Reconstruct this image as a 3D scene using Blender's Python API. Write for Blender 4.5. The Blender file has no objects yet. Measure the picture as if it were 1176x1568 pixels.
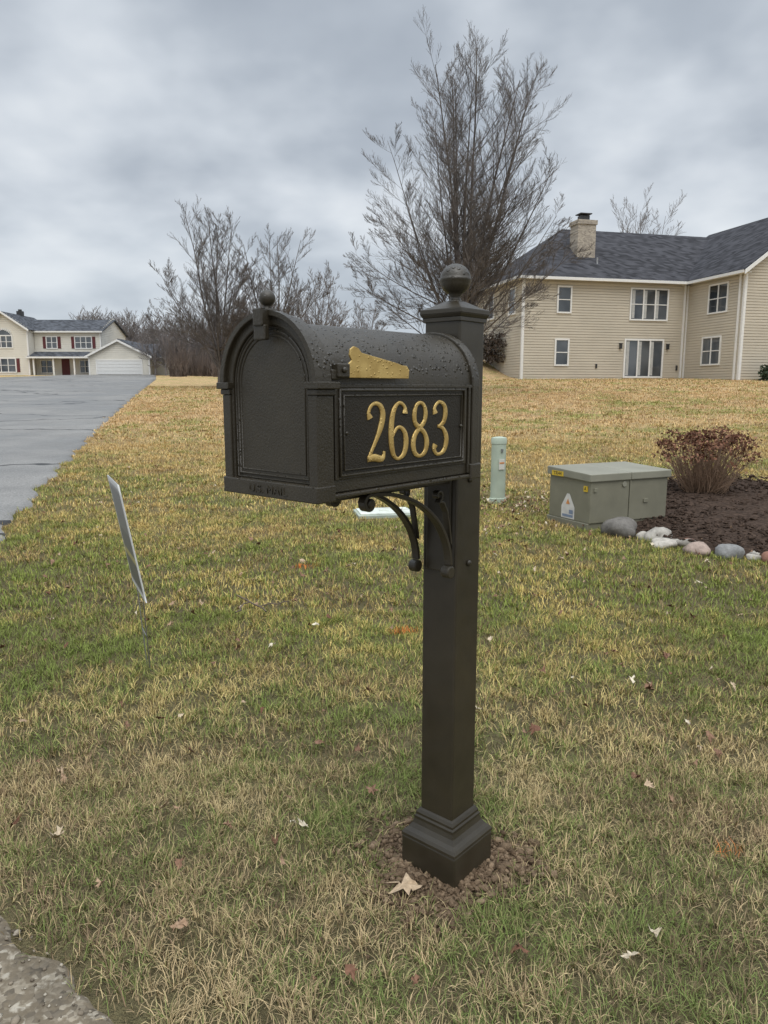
import bpy, math, random
import numpy as np
from mathutils import Vector, Matrix, noise as mnoise
random.seed(7); rng=np.random.default_rng(11)
scene=bpy.context.scene
COL=scene.collection
R=math.radians
# ------------------------------------------------------------------ helpers
def link(o,parent=None):
    COL.objects.link(o)
    if parent is not None: o.parent=parent
    return o
def empty(name,loc=(0,0,0),rz=0):
    e=bpy.data.objects.new(name,None); e.location=loc; e.rotation_euler=(0,0,rz); e.empty_display_size=.2
    return link(e)
def H(x,y):
    x=np.asarray(x,float); y=np.asarray(y,float)
    w=np.clip((x+10)/20,0,1); w=w*w*(3-2*w)
    s=.038+.019*w; cap=78-43*w
    g=1.5*np.logaddexp(0,(y-7.5)/1.5)
    g=cap-2.0*np.logaddexp(0,(cap-g)/2.0)
    return s*g-.03
def h1(x,y): return float(H(x,y))
class NT:
    def __init__(s,mat):
        s.t=mat.node_tree; s.t.nodes.clear()
    def n(s,typ,**kw):
        nd=s.t.nodes.new(typ)
        for k,v in kw.items(): setattr(nd,k,v)
        return nd
    def l(s,a,b): s.t.links.new(a,b)
    def math(s,op,a,b=None,clamp=False):
        nd=s.n('ShaderNodeMath',operation=op,use_clamp=clamp)
        for i,v in enumerate((a,b)):
            if v is None: continue
            if isinstance(v,(int,float)): nd.inputs[i].default_value=v
            else: s.l(v,nd.inputs[i])
        return nd.outputs[0]
    def noise(s,vec,scale,detail=3,rough=.55):
        nd=s.n('ShaderNodeTexNoise'); nd.inputs['Scale'].default_value=scale; nd.inputs['Detail'].default_value=detail; nd.inputs['Roughness'].default_value=rough
        if vec is not None: s.l(vec,nd.inputs['Vector'])
        return nd.outputs['Fac']
    def ramp(s,fac,stops):
        nd=s.n('ShaderNodeValToRGB'); cr=nd.color_ramp
        while len(cr.elements)>1: cr.elements.remove(cr.elements[-1])
        for i,(p,c) in enumerate(stops):
            if isinstance(c,(int,float)): c=(c,c,c)
            e=cr.elements[0] if i==0 else cr.elements.new(p)
            e.position=p; e.color=(*c,1)
        s.l(fac,nd.inputs[0]); return nd.outputs[0]
    def mix(s,f,a,b,bt='MIX'):
        nd=s.n('ShaderNodeMix',data_type='RGBA',blend_type=bt)
        for i,v in ((0,f),(6,a),(7,b)):
            if isinstance(v,(int,float)): nd.inputs[i].default_value=v
            elif isinstance(v,tuple): nd.inputs[i].default_value=(*v[:3],1)
            else: s.l(v,nd.inputs[i])
        return nd.outputs[2]
    def out(s,col,rough=.6,metal=0,bump=None,bs=.5,bd=.01,spec=None):
        b=s.n('ShaderNodeBsdfPrincipled')
        for k,v in (('Base Color',col),('Roughness',rough),('Metallic',metal)):
            if isinstance(v,(int,float)): b.inputs[k].default_value=v
            elif isinstance(v,tuple): b.inputs[k].default_value=(*v[:3],1)
            else: s.l(v,b.inputs[k])
        if spec is not None: b.inputs['Specular IOR Level'].default_value=spec
        if bump is not None:
            bn=s.n('ShaderNodeBump'); bn.inputs['Strength'].default_value=bs; bn.inputs['Distance'].default_value=bd
            s.l(bump,bn.inputs['Height']); s.l(bn.outputs[0],b.inputs['Normal'])
        o=s.n('ShaderNodeOutputMaterial')
        s.l(b.outputs[0],o.inputs[0]); return b
def newmat(name):
    m=bpy.data.materials.new(name); m.use_nodes=True
    return m,NT(m)
def simple(name,c,rough=.6,metal=0,var=.15,scale=8,bs=.2,bd=.003,bscale=80,spec=None):
    m,t=newmat(name); pos=t.n('ShaderNodeNewGeometry').outputs['Position']
    n=t.noise(pos,scale,4)
    lo=tuple(v*(1-var) for v in c); hi=tuple(min(1,v*(1+var)) for v in c)
    col=t.ramp(n,[(.3,lo),(.7,hi)])
    t.out(col,rough,metal,t.noise(pos,bscale,2),bs,bd,spec)
    return m
class MB:
    """mesh builder collecting boxes / polygons"""
    def __init__(s): s.v=[]; s.f=[]
    def box(s,x0,x1,y0,y1,z0,z1,M=None):
        b=len(s.v)
        for p in ((x0,y0,z0),(x1,y0,z0),(x1,y1,z0),(x0,y1,z0),(x0,y0,z1),(x1,y0,z1),(x1,y1,z1),(x0,y1,z1)):
            p=Vector(p)
            s.v.append(tuple(M@p if M else p))
        s.f+= [tuple(b+i for i in q) for q in ((0,3,2,1),(4,5,6,7),(0,1,5,4),(1,2,6,5),(2,3,7,6),(3,0,4,7))]
    def frustum(s,w0,w1,z0,z1):
        b=len(s.v)
        for w,z in ((w0,z0),(w1,z1)):
            for sx,sy in ((-1,-1),(1,-1),(1,1),(-1,1)): s.v.append((sx*w,sy*w,z))
        s.f+= [tuple(b+i for i in q) for q in ((0,3,2,1),(4,5,6,7),(0,1,5,4),(1,2,6,5),(2,3,7,6),(3,0,4,7))]
    def poly(s,pts,M=None):
        b=len(s.v)
        for p in pts:
            p=Vector(p); s.v.append(tuple(M@p if M else p))
        s.f.append(tuple(range(b,b+len(pts))))
    def loft(s,rings,cap=True,closed=True):
        b=len(s.v); n=len(rings[0])
        for r in rings: s.v+= [tuple(p) for p in r]
        for i in range(len(rings)-1):
            for j in range(n if closed else n-1):
                k=(j+1)%n
                s.f.append((b+i*n+j,b+i*n+k,b+(i+1)*n+k,b+(i+1)*n+j))
        if cap:
            s.f.append(tuple(b+j for j in range(n))[::-1]); e=b+(len(rings)-1)*n
            s.f.append(tuple(e+j for j in range(n)))
    def obj(s,name,mat,parent=None,bevel=0,smooth=False,seg=2):
        me=bpy.data.meshes.new(name); me.from_pydata(s.v,[],s.f); me.update()
        me.materials.append(mat)
        import bmesh
        bm=bmesh.new(); bm.from_mesh(me); bmesh.ops.recalc_face_normals(bm,faces=bm.faces); bm.to_mesh(me); bm.free()
        if smooth: me.shade_smooth()
        o=bpy.data.objects.new(name,me); link(o,parent)
        if bevel:
            m=o.modifiers.new('b','BEVEL'); m.width=bevel; m.segments=seg; m.limit_method='ANGLE'; m.angle_limit=R(35); m.harden_normals=False
        return o
def lathe(profile,n=32):
    return [[(r*math.cos(2*math.pi*i/n),r*math.sin(2*math.pi*i/n),z) for i in range(n)] for r,z in profile]
def fastmesh(name,V,F,mat,parent=None,attrs=None,smooth=False):
    me=bpy.data.meshes.new(name)
    me.vertices.add(len(V)); me.vertices.foreach_set('co',np.asarray(V,np.float32).ravel())
    loops=np.concatenate([f.ravel() for f in F]); tot=np.concatenate([np.full(len(f),f.shape[1]) for f in F])
    st=np.concatenate([[0],np.cumsum(tot)[:-1]])
    me.loops.add(len(loops)); me.loops.foreach_set('vertex_index',loops.astype(np.int32))
    me.polygons.add(len(tot)); me.polygons.foreach_set('loop_start',st.astype(np.int32))
    if attrs:
        for k,a in attrs.items():
            at=me.attributes.new(k,'FLOAT','POINT'); at.data.foreach_set('value',np.asarray(a,np.float32))
    me.update(calc_edges=True); me.materials.append(mat)
    if smooth: me.shade_smooth()
    o=bpy.data.objects.new(name,me); link(o,parent); return o
def tubes(name,polys,mat,parent=None,sides=3):
    groups={}
    for pts,rad in polys: groups.setdefault(len(pts),[]).append((pts,rad))
    V=[];F=[];off=0
    for n,g in groups.items():
        P=np.array([a for a,_ in g],float); Rd=np.array([b for _,b in g],float); N=len(g)
        T=np.gradient(P,axis=1); T/=np.linalg.norm(T,axis=2,keepdims=True)+1e-9
        ref=np.tile([.31,.17,.93],(N,1)); ref[np.abs((T[:,0]*ref).sum(1))>.9]=[1,0,0]
        ref=np.repeat(ref[:,None],n,1)
        U=np.cross(T,ref); U/=np.linalg.norm(U,axis=2,keepdims=True)+1e-9; W=np.cross(T,U)
        a=np.arange(sides)*2*math.pi/sides
        ring=P[:,:,None]+Rd[:,:,None,None]*(U[:,:,None]*np.cos(a)[None,None,:,None]+W[:,:,None]*np.sin(a)[None,None,:,None])
        V.append(ring.reshape(-1,3))
        idx=np.arange(N*n*sides).reshape(N,n,sides)+off; nx=np.roll(idx,-1,axis=2)
        F.append(np.stack([idx[:,:-1],nx[:,:-1],nx[:,1:],idx[:,1:]],-1).reshape(-1,4)); off+=N*n*sides
    return fastmesh(name,np.concatenate(V),F,mat,parent,smooth=sides>3)
def curve(name,pts,rad,mat,parent,radii=None,cyclic=False,res=3):
    c=bpy.data.curves.new(name,'CURVE'); c.dimensions='3D'; c.bevel_depth=rad; c.bevel_resolution=res; c.use_fill_caps=True
    sp=c.splines.new('POLY'); sp.points.add(len(pts)-1)
    for i,p in enumerate(pts):
        sp.points[i].co=(*p,1); sp.points[i].radius=radii[i] if radii else 1
    sp.use_cyclic_u=cyclic; c.materials.append(mat)
    o=bpy.data.objects.new(name,c); return link(o,parent)
def text(name,s,size,mat,parent,M,extr=.001,sx=1.0):
    c=bpy.data.curves.new(name,'FONT'); c.body=s; c.size=size; c.extrude=extr; c.align_x='CENTER'; c.align_y='CENTER'; c.materials.append(mat)
    o=bpy.data.objects.new(name,c); link(o,parent); o.matrix_local=M@Matrix.Diagonal((sx,1,1,1)); return o
def inpoly(x,y,poly):
    r=np.zeros(np.shape(x),bool); n=len(poly)
    for i in range(n):
        x0,y0=poly[i]; x1,y1=poly[(i+1)%n]
        c=((y0>y)!=(y1>y))&(x<(x1-x0)*(y-y0)/((y1-y0)+1e-12)+x0); r^=c
    return r
# ------------------------------------------------------------------ layout constants
POST=(.187,2.004)
DR_Y=[-3,3,5,7.03,10.1,13.1,18.2,32.2,65,86]; DR_XR=[-1.5,-2.6,-3.1,-3.66,-4.65,-5.5,-7.0,-10.9,-19.8,-26.2]
DR_XL=[-12,-11.5,-11.5,-12,-13.5,-15,-18.5,-26,-37,-33]
def drive_x(y): return np.interp(y,DR_Y,DR_XR)+.05*np.sin(y*3.1)+.04*np.sin(y*7.7)
def street_d(x,y):
    s=-(x+.57)*.755+(y-1.41)*.656
    return (x+.57)*-.656+(y-1.41)*-.755 + .02*np.sin(s*9)+.015*np.sin(s*23+1)
BED=[(2.28,7.15),(2.42,6.6),(2.74,6.17),(3.07,5.85),(3.8,5.55),(5,5.7),(6.2,6.9),(6,9),(4.9,10.3),(3.5,10),(2.9,8.8),(2.6,7.9)]
# ------------------------------------------------------------------ lawn colour group
def lawn_group():
    g=bpy.data.node_groups.new('lawn_colour','ShaderNodeTree')
    g.interface.new_socket('Rnd',in_out='INPUT',socket_type='NodeSocketFloat')
    g.interface.new_socket('Color',in_out='OUTPUT',socket_type='NodeSocketColor')
    class X: pass
    x=X(); x.node_tree=g; t=NT(x)
    gi=t.n('NodeGroupInput'); go=t.n('NodeGroupOutput')
    pos=t.n('ShaderNodeNewGeometry').outputs['Position']
    sep=t.n('ShaderNodeSeparateXYZ'); t.l(pos,sep.inputs[0])
    yy=t.math('DIVIDE',sep.outputs[1],25,True)
    gp=t.ramp(yy,[(.05,.50),(.075,.52),(.11,.54),(.15,.70),(.26,.64),(.36,.48),(.5,.30),(1,.20)])
    n1=t.noise(pos,.65,3); n2=t.noise(pos,3.1,3)
    nn=t.math('ADD',t.math('MULTIPLY',t.math('SUBTRACT',n1,.5),3.4),t.math('MULTIPLY',t.math('SUBTRACT',n2,.5),2.3))
    p=t.math('ADD',gp,nn)
    d=t.math('SUBTRACT',p,gi.outputs[0])
    f=t.math('ADD',t.math('MULTIPLY',d,3.0),.5,True)
    straw=t.ramp(yy,[(.05,(.45,.345,.20)),(.1,(.46,.36,.19)),(.16,(.55,.43,.155)),(.4,(.57,.42,.175)),(.8,(.55,.385,.20))])
    green=t.ramp(yy,[(.05,(.155,.195,.065)),(.2,(.215,.255,.065)),(.5,(.31,.30,.10))])
    col=t.mix(f,straw,green)
    r2=t.math('FRACT',t.math('MULTIPLY',gi.outputs[0],7.31))
    n3=t.noise(pos,1.4,3)
    br=t.math('MULTIPLY',t.math('GREATER_THAN',t.math('ADD',r2,t.math('MULTIPLY',t.math('SUBTRACT',n3,.5),2.4)),.84),.85)
    brc=t.ramp(yy,[(.08,(.21,.145,.095)),(.3,(.33,.22,.11)),(.9,(.43,.29,.16))])
    col=t.mix(br,col,brc)
    r3=t.math('FRACT',t.math('MULTIPLY',gi.outputs[0],23.7))
    val=t.math('ADD',t.math('MULTIPLY',r3,.9),.60)
    vc=t.n('ShaderNodeCombineXYZ')
    for i in range(3): t.l(val,vc.inputs[i])
    col=t.mix(1.0,col,vc.outputs[0],'MULTIPLY')
    for (px,py,rx,ry) in ((-.62,5.65,.16,.09),(.12,4.1,.12,.06),(1.05,2.05,.05,.035)):
        dx=t.math('DIVIDE',t.math('SUBTRACT',sep.outputs[0],px),rx); dy=t.math('DIVIDE',t.math('SUBTRACT',sep.outputs[1],py),ry)
        dd=t.math('SQRT',t.math('ADD',t.math('MULTIPLY',dx,dx),t.math('MULTIPLY',dy,dy)))
        k=t.math('MULTIPLY',t.math('SUBTRACT',t.math('ADD',1.0,t.math('MULTIPLY',t.math('SUBTRACT',n2,.5),1.5)),dd),1.6,True)
        k=t.math('MULTIPLY',k,t.math('GREATER_THAN',r3,.45))
        col=t.mix(k,col,(.80,.25,.07))
    t.l(col,go.inputs[0]); return g
LG=lawn_group()
def grass_mat():
    m,t=newmat('grass_blades'); a=t.n('ShaderNodeAttribute',attribute_name='rnd')
    g=t.n('ShaderNodeGroup'); g.node_tree=LG; t.l(a.outputs['Fac'],g.inputs[0])
    b=t.n('ShaderNodeBsdfDiffuse'); t.l(g.outputs[0],b.inputs[0])
    o=t.n('ShaderNodeOutputMaterial'); t.l(b.outputs[0],o.inputs[0]); return m
def ground_mat():
    m,t=newmat('lawn_soil'); pos=t.n('ShaderNodeNewGeometry').outputs['Position']
    sep=t.n('ShaderNodeSeparateXYZ'); t.l(pos,sep.inputs[0])
    w=t.n('ShaderNodeTexWhiteNoise'); sc=t.n('ShaderNodeVectorMath',operation='SCALE'); sc.inputs['Scale'].default_value=30
    t.l(pos,sc.inputs[0]); fl=t.n('ShaderNodeVectorMath',operation='FLOOR'); t.l(sc.outputs[0],fl.inputs[0]); t.l(fl.outputs[0],w.inputs[0])
    rn=t.math('ADD',t.math('MULTIPLY',w.outputs[0],.5),t.math('MULTIPLY',t.noise(pos,7,4,.75),.5))
    g=t.n('ShaderNodeGroup'); g.node_tree=LG; t.l(rn,g.inputs[0])
    thatch=t.mix(t.noise(pos,30,4),(.11,.085,.05),(.20,.18,.09))
    far=t.math('DIVIDE',t.math('SUBTRACT',sep.outputs[1],5),14,True)
    col=t.mix(far,thatch,g.outputs[0])
    clump=t.ramp(t.noise(pos,5,4,.75),[(.35,.72),(.6,1.0)])
    col=t.mix(1.0,col,clump,'MULTIPLY')
    t.out(col,.95,0,t.noise(pos,6,6,.75),1.0,.12,spec=.1); return m
def asphalt(name,near):
    m,t=newmat(name); pos=t.n('ShaderNodeNewGeometry').outputs['Position']
    n=t.noise(pos,1.2,4)
    vo=t.n('ShaderNodeTexVoronoi'); vo.inputs['Scale'].default_value=62 if near else 40; t.l(pos,vo.inputs['Vector'])
    if near:
        agg=t.ramp(vo.outputs['Color'],[(.15,(.10,.085,.065)),(.4,(.19,.16,.12)),(.65,(.29,.25,.19)),(.9,(.42,.38,.31))])
        msk=t.ramp(t.noise(pos,45,3),[(.42,0),(.58,1)])
        col=t.mix(msk,agg,(.17,.14,.10))
        col=t.mix(1.0,col,t.ramp(t.noise(pos,6,3),[(.3,.7),(.7,1.15)]),'MULTIPLY')
        hg=t.math('SUBTRACT',1.0,vo.outputs['Distance'])
        t.out(col,.9,0,hg,.6,.005,spec=.12)
    else:
        fine=t.noise(pos,45,3,.8)
        big=t.noise(pos,.35,3)
        c=t.ramp(n,[(.3,(.135,.130,.122)),(.7,(.225,.218,.205))])
        c=t.mix(.5,c,t.ramp(fine,[(.35,(.08,.078,.073)),(.65,(.36,.35,.33))]))
        c=t.mix(1.0,c,t.ramp(big,[(.4,.72),(.6,1.1)]),'MULTIPLY')
        mp=t.n('ShaderNodeMapping'); mp.inputs['Scale'].default_value=(.10,.26,.3); mp.inputs['Rotation'].default_value=(0,0,.15); t.l(pos,mp.inputs[0])
        wn=t.n('ShaderNodeTexNoise'); wn.inputs['Scale'].default_value=.9; t.l(pos,wn.inputs['Vector'])
        ad=t.n('ShaderNodeVectorMath',operation='MULTIPLY_ADD'); t.l(wn.outputs['Color'],ad.inputs[0]); ad.inputs[1].default_value=(.35,.35,0); t.l(mp.outputs[0],ad.inputs[2])
        v2=t.n('ShaderNodeTexVoronoi',feature='DISTANCE_TO_EDGE'); v2.inputs['Scale'].default_value=.8; t.l(ad.outputs[0],v2.inputs['Vector'])
        cr=t.math('LESS_THAN',v2.outputs['Distance'],.010)
        c=t.mix(cr,c,(.03,.03,.03))
        ro=t.ramp(big,[(.4,.35),(.6,.7)])
        t.out(c,ro,0,fine,.6,.01,spec=.35)
    return m
M_SOIL=ground_mat(); M_GRASS=grass_mat(); M_ROAD=asphalt('asphalt',False); M_STREET=asphalt('worn_asphalt',True)
# ------------------------------------------------------------------ ground
def axis(segs):
    out=[]
    for a,b,st in segs:
        out+=list(np.arange(a,b,st))
    out.append(segs[-1][1]); return np.array(out)
xs=axis([(-600,-100,50),(-100,-50,5),(-50,50,1),(50,100,5),(100,600,50)])
ys=axis([(-40,0,4),(0,12,.5),(12,100,1),(100,200,10),(200,1500,100)])
def gridmesh(name,X,Y,Z,mat,parent=None,smooth=True):
    V=np.stack([X,Y,Z],-1).reshape(-1,3); idx=np.arange(X.size).reshape(X.shape)
    return fastmesh(name,V,[np.stack([idx[:-1,:-1],idx[:-1,1:],idx[1:,1:],idx[1:,:-1]],-1).reshape(-1,4)],mat,parent,smooth=smooth)
X,Y=np.meshgrid(xs,ys); gridmesh('ground',X,Y,H(X,Y),M_SOIL)
# side road
yy=np.concatenate([np.arange(-3,20,.12),np.arange(20,86.01,.5)]); uu=np.array([0,.004]+list(np.linspace(.02,1,18)))
xr=drive_x(yy); xl=np.interp(yy,DR_Y,DR_XL)
X=xr[:,None]*(1-uu)+xl[:,None]*uu; Y=np.repeat(yy[:,None],len(uu),1); Z=H(X,Y)+.016+.0006*np.maximum(Y,0)
Z[:,0]-=.05
gridmesh('side_road',X,Y,Z,M_ROAD)
# street in front of the mailbox
ss=np.arange(-25,6,.04); tt=np.array([0,.03,.2,.6,1.5,3,5,7.])
bx=-.57-.755*ss; by=1.41+.656*ss
wob=.02*np.sin(ss*9)+.015*np.sin(ss*23+1)+rng.normal(0,.006,len(ss))
X=bx[:,None]-.656*(tt[None]-wob[:,None]*(tt[None]<.5)); Y=by[:,None]-.755*(tt[None]-wob[:,None]*(tt[None]<.5))
Z=H(X,Y)+.010; Z[:,0]-=.02
gridmesh('street',X,Y,Z,M_STREET)
# ------------------------------------------------------------------ grass blades
def soilr(x,y):
    dx=x-POST[0]+.01; dy=(y-POST[1]-.0)*1.25; a=np.arctan2(dy,dx)
    return np.hypot(dx,dy)/(1+.22*np.sin(3*a+1)+.12*np.sin(7*a)+.07*np.sin(13*a+2))
def scatter(y0,y1,dens,margin=1.0):
    hw=.56*y1+margin; n=int(dens*2*hw*(y1-y0))
    x=rng.uniform(-hw,hw,n); y=rng.uniform(y0,y1,n)
    k=(np.abs(x)<.56*y+margin)
    k&=street_d(x,y)<rng.uniform(-.07,.04,n)
    k&=x>drive_x(y)+rng.uniform(-.06,.05,n)
    k&=~inpoly(x,y,BED)
    k&=rng.random(n)<np.clip((soilr(x,y)-.17)/.15,.05,1)
    k&=~(np.hypot((x-.0)/.36,(y-7.9)/.3)<1)
    lx=(x-1.96)*.9+(y-7.03)*.43; ly=-(x-1.96)*.43+(y-7.03)*.9
    k&=~((lx>0)&(lx<1.05)&(ly>0)&(ly<.65))
    return x[k],y[k]
def blades(name,x,y,L,W,lean0,lean1,parent,az=None):
    n=len(x); az=rng.uniform(0,2*math.pi,n) if az is None else az
    L=L*rng.uniform(.5,1.35,n); W=W*rng.uniform(.7,1.3,n)
    ln=rng.uniform(lean0,lean1,n); d=np.stack([np.cos(az),np.sin(az),0*az],1)
    tw=rng.normal(0,.5,n); p=np.stack([-np.sin(az+tw),np.cos(az+tw),0*az],1)
    up=np.array([0,0,1.])
    b=np.stack([x,y,H(x,y)-.003],1)
    m=b+d*(L*.5*np.sin(ln*.55))[:,None]+up*(L*.5*np.cos(ln*.55))[:,None]
    tp=m+d*(L*.5*np.sin(np.minimum(ln*1.15,1.75)))[:,None]+up*(L*.5*np.cos(np.minimum(ln*1.15,1.75)))[:,None]
    w=(W/2)[:,None]
    V=np.stack([b-p*w,b+p*w,m-p*w*.85,m+p*w*.85,tp],1).reshape(-1,3)
    i=np.arange(n)[:,None]*5
    F=[i+np.array([[0,1,3,2]]),i+np.array([[2,3,4]])]
    return fastmesh(name,V,F,M_GRASS,parent,{'rnd':np.repeat(rng.random(n),5)})
lawn=empty('lawn_grass')
def field(i,y0,y1,dens,L,W,l0,l1,tuft=0.0,tr=.03,margin=1.0):
    x,y=scatter(y0,y1,dens*(1-tuft),margin); az=rng.uniform(0,2*math.pi,len(x))
    if tuft>0:
        per=22; cx,cy=scatter(y0,y1,dens*tuft/per,margin)
        a=rng.uniform(0,2*math.pi,len(cx)*per); r=np.abs(rng.normal(0,tr,len(cx)*per))
        tx=np.repeat(cx,per)+r*np.cos(a); ty=np.repeat(cy,per)+r*np.sin(a)
        k=street_d(tx,ty)<.03; tx,ty,a=tx[k],ty[k],a[k]
        x=np.concatenate([x,tx]); y=np.concatenate([y,ty]); az=np.concatenate([az,a+rng.normal(0,.5,len(a))])
    blades('blades_%d'%i,x,y,L,W,l0,l1,lawn,az)
field(0,.9,2.6,20000,.050,.0020,.4,1.65,.6,.018,.6)
field(1,2.6,4.5,9000,.050,.0029,.3,1.55,.55,.03,.7)
field(2,4.5,8,3600,.05,.0046,.2,1.4,.5,.04,.8)
field(3,8,15,1000,.055,.009,.2,1.3,.45,.06,.9)
field(4,15,30,240,.065,.018,.2,1.3,.35,.1,1.2)
field(5,30,48,70,.08,.030,.2,1.2,.35,.15,1.5)
# ------------------------------------------------------------------ scatter of clods / rocks
def ico(sub=1):
    import bmesh
    bm=bmesh.new(); bmesh.ops.create_icosphere(bm,subdivisions=sub,radius=1)
    V=np.array([v.co[:] for v in bm.verts]); F=np.array([[v.index for v in f.verts] for f in bm.faces]); bm.free(); return V,F
def lumps(name,P,S,mat,parent=None,sub=1,flat=.7,rough=.25,smooth=False,aniso=(.65,1.2),attrs=None):
    V0,F0=ico(sub); n=len(P); k=len(V0)
    V=np.repeat(V0[None],n,0)
    if sub>=2:
        for i in range(n):
            o=Vector(rng.uniform(-50,50,3))
            V[i]*= np.array([1+rough*2*mnoise.noise(Vector(v)*.9+o)+rough*.5*mnoise.noise(Vector(v)*2.7+o) for v in V0])[:,None]
    else: V=V*(1+rng.uniform(-rough,rough,(n,k,1)))+rng.uniform(-rough,rough,(n,k,3))*.5
    V=V*rng.uniform(aniso[0],aniso[1],(n,1,3)); V[:,:,2]*=flat
    tl=rng.normal(0,.4,n)[:,None]; V=np.stack([V[:,:,0]*np.cos(tl)-V[:,:,2]*np.sin(tl),V[:,:,1],V[:,:,0]*np.sin(tl)+V[:,:,2]*np.cos(tl)],-1) if sub<2 else V
    a=rng.uniform(0,6.28,n); c,s=np.cos(a)[:,None],np.sin(a)[:,None]
    x=V[:,:,0]*c-V[:,:,1]*s; y=V[:,:,0]*s+V[:,:,1]*c
    V=np.stack([x,y,V[:,:,2]],-1)*np.asarray(S)[:,None,None]+np.asarray(P)[:,None,:]
    F=(F0[None]+(np.arange(n)*k)[:,None,None]).reshape(-1,3)
    at={kk:np.repeat(np.asarray(vv,float),k) for kk,vv in attrs.items()} if attrs else None
    return fastmesh(name,V.reshape(-1,3),[F],mat,parent,at,smooth=smooth)
def dirtm():
    m,t=newmat('dirt'); g=t.n('ShaderNodeNewGeometry'); pos=g.outputs['Position']
    c=t.mix(g.outputs['Random Per Island'],(.13,.088,.055),(.30,.215,.14))
    c=t.mix(1.0,c,t.ramp(t.noise(pos,70,4,.7),[(.3,.55),(.7,1.2)]),'MULTIPLY')
    t.out(c,.95,0,t.noise(pos,180,4,.7),1.0,.006,spec=.12); return m
M_DIRT=dirtm()
mound=empty('soil_mound',(0,0,0))
rr=np.linspace(0,1,14); aa=np.linspace(0,2*math.pi,96,endpoint=False)
RR,AA=np.meshgrid(rr,aa,indexing='ij'); rad=.27*(1+.22*np.sin(3*AA+1)+.12*np.sin(7*AA)+.07*np.sin(13*AA+2))
X=POST[0]-.01+RR*rad*np.cos(AA); Y=POST[1]+RR*rad*np.sin(AA)/1.25
Z=.020*(1-RR**2)+.004*np.sin(X*60)*np.sin(Y*53)*(1-RR)-.033
idx=np.arange(X.size).reshape(X.shape); nx=np.roll(idx,-1,1)
fastmesh('soil',np.stack([X,Y,Z],-1).reshape(-1,3),[np.stack([idx[:-1],idx[1:],nx[1:],nx[:-1]],-1).reshape(-1,4)],M_DIRT,mound,smooth=True)
n=4600; a=rng.uniform(0,6.28,n); r=(np.abs(rng.normal(0,.135,n))+.06)*(1+.22*np.sin(3*a+1)+.12*np.sin(7*a)); r=np.minimum(r,.5)
S=rng.gamma(1.5,.0021,n)*np.where(r>.28,.65,1)+.0011
P=np.stack([POST[0]-.01+r*np.cos(a),POST[1]-.01+r*np.sin(a)/1.2,-.03+np.maximum(0,.020*(1-(r/.30)**2))+S*.3+.001+np.where(r>.26,.008,0)],1)
lumps('clods',P,S,M_DIRT,mound,1,.8,.3,aniso=(.5,1.35))
n=130; a=rng.uniform(0,6.28,n); r=rng.uniform(.11,.29,n)*(1+.22*np.sin(3*a+1))
lumps('large_clods',np.stack([POST[0]-.01+r*np.cos(a),POST[1]-.02+r*np.sin(a)/1.2,-.016+0*r],1),rng.uniform(.006,.015,n),M_DIRT,mound,2,.75,.32,aniso=(.6,1.3))
n=700; s_=rng.uniform(-1.5,3,n); d_=np.abs(rng.normal(0,.13,n)); x=-.57-.755*s_-.656*d_; y=1.41+.656*s_-.755*d_
mg,t=newmat('gravel'); g_=t.n('ShaderNodeNewGeometry'); t.out(t.ramp(g_.outputs['Random Per Island'],[(0,(.10,.08,.06)),(.5,(.24,.20,.15)),(1,(.42,.38,.31))]),.9,0,t.noise(g_.outputs['Position'],150,2),.5,.003,spec=.15)
lumps('street_edge_gravel',np.stack([x,y,H(x,y)+.012],1),rng.gamma(1.6,.0015,n)+.0015,mg,None,1,.7,.25)
# ------------------------------------------------------------------ MAILBOX
def metal(name,drops,bsz):
    m,t=newmat(name); g=t.n('ShaderNodeNewGeometry'); tc=t.n('ShaderNodeTexCoord'); pos=tc.outputs['Object']
    sep=t.n('ShaderNodeSeparateXYZ'); t.l(g.outputs['Normal'],sep.inputs[0])
    vo=t.n('ShaderNodeTexVoronoi'); vo.inputs['Scale'].default_value=85; t.l(pos,vo.inputs['Vector'])
    drop=t.math('SUBTRACT',t.math('ADD',.14,t.math('MULTIPLY',vo.outputs['Color'],.42)),vo.outputs['Distance'])
    drop=t.math('MULTIPLY',drop,5,True)
    keep=t.math('MULTIPLY',t.math('GREATER_THAN',t.noise(pos,60,1),.42),t.math('MULTIPLY',t.math('SUBTRACT',sep.outputs[2],.10),5,True))
    drop=t.math('MULTIPLY',drop,keep)
    tex=t.math('MULTIPLY',t.noise(pos,210,3,.65),bsz)
    hgt=t.math('ADD',tex,t.math('MULTIPLY',drop,1.6*drops))
    col=t.ramp(t.noise(pos,9,4),[(.3,(.027,.0215,.0125)),(.7,(.042,.034,.021))])
    ro=t.mix(t.math('MULTIPLY',drop,drops),t.ramp(t.noise(pos,20,3),[(.3,.33),(.7,.47)]),(.03,.03,.03))
    t.out(col,ro,0,hgt,.8,.003,spec=.55); return m
M_MET=metal('powder_coated_metal',1,.5)
M_METS=metal('post_paint',0,.14)
M_PANEL=simple('panel_paint',(.020,.016,.010),.55,0,.2,6,.9,.002,260,spec=.4)
def goldm():
    m,t=newmat('gold_paint'); pos=t.n('ShaderNodeTexCoord').outputs['Object']
    c=t.ramp(t.noise(pos,25,4),[(.3,(.44,.29,.09)),(.7,(.66,.47,.17))])
    vo=t.n('ShaderNodeTexVoronoi'); vo.inputs['Scale'].default_value=120; t.l(pos,vo.inputs['Vector'])
    d=t.math('MULTIPLY',t.math('SUBTRACT',.3,vo.outputs['Distance']),4,True)
    t.out(c,.40,.5,d,.9,.0018); return m
M_GOLD=goldm()
mb=empty('mailbox',(POST[0],POST[1],0),R(49))
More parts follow.
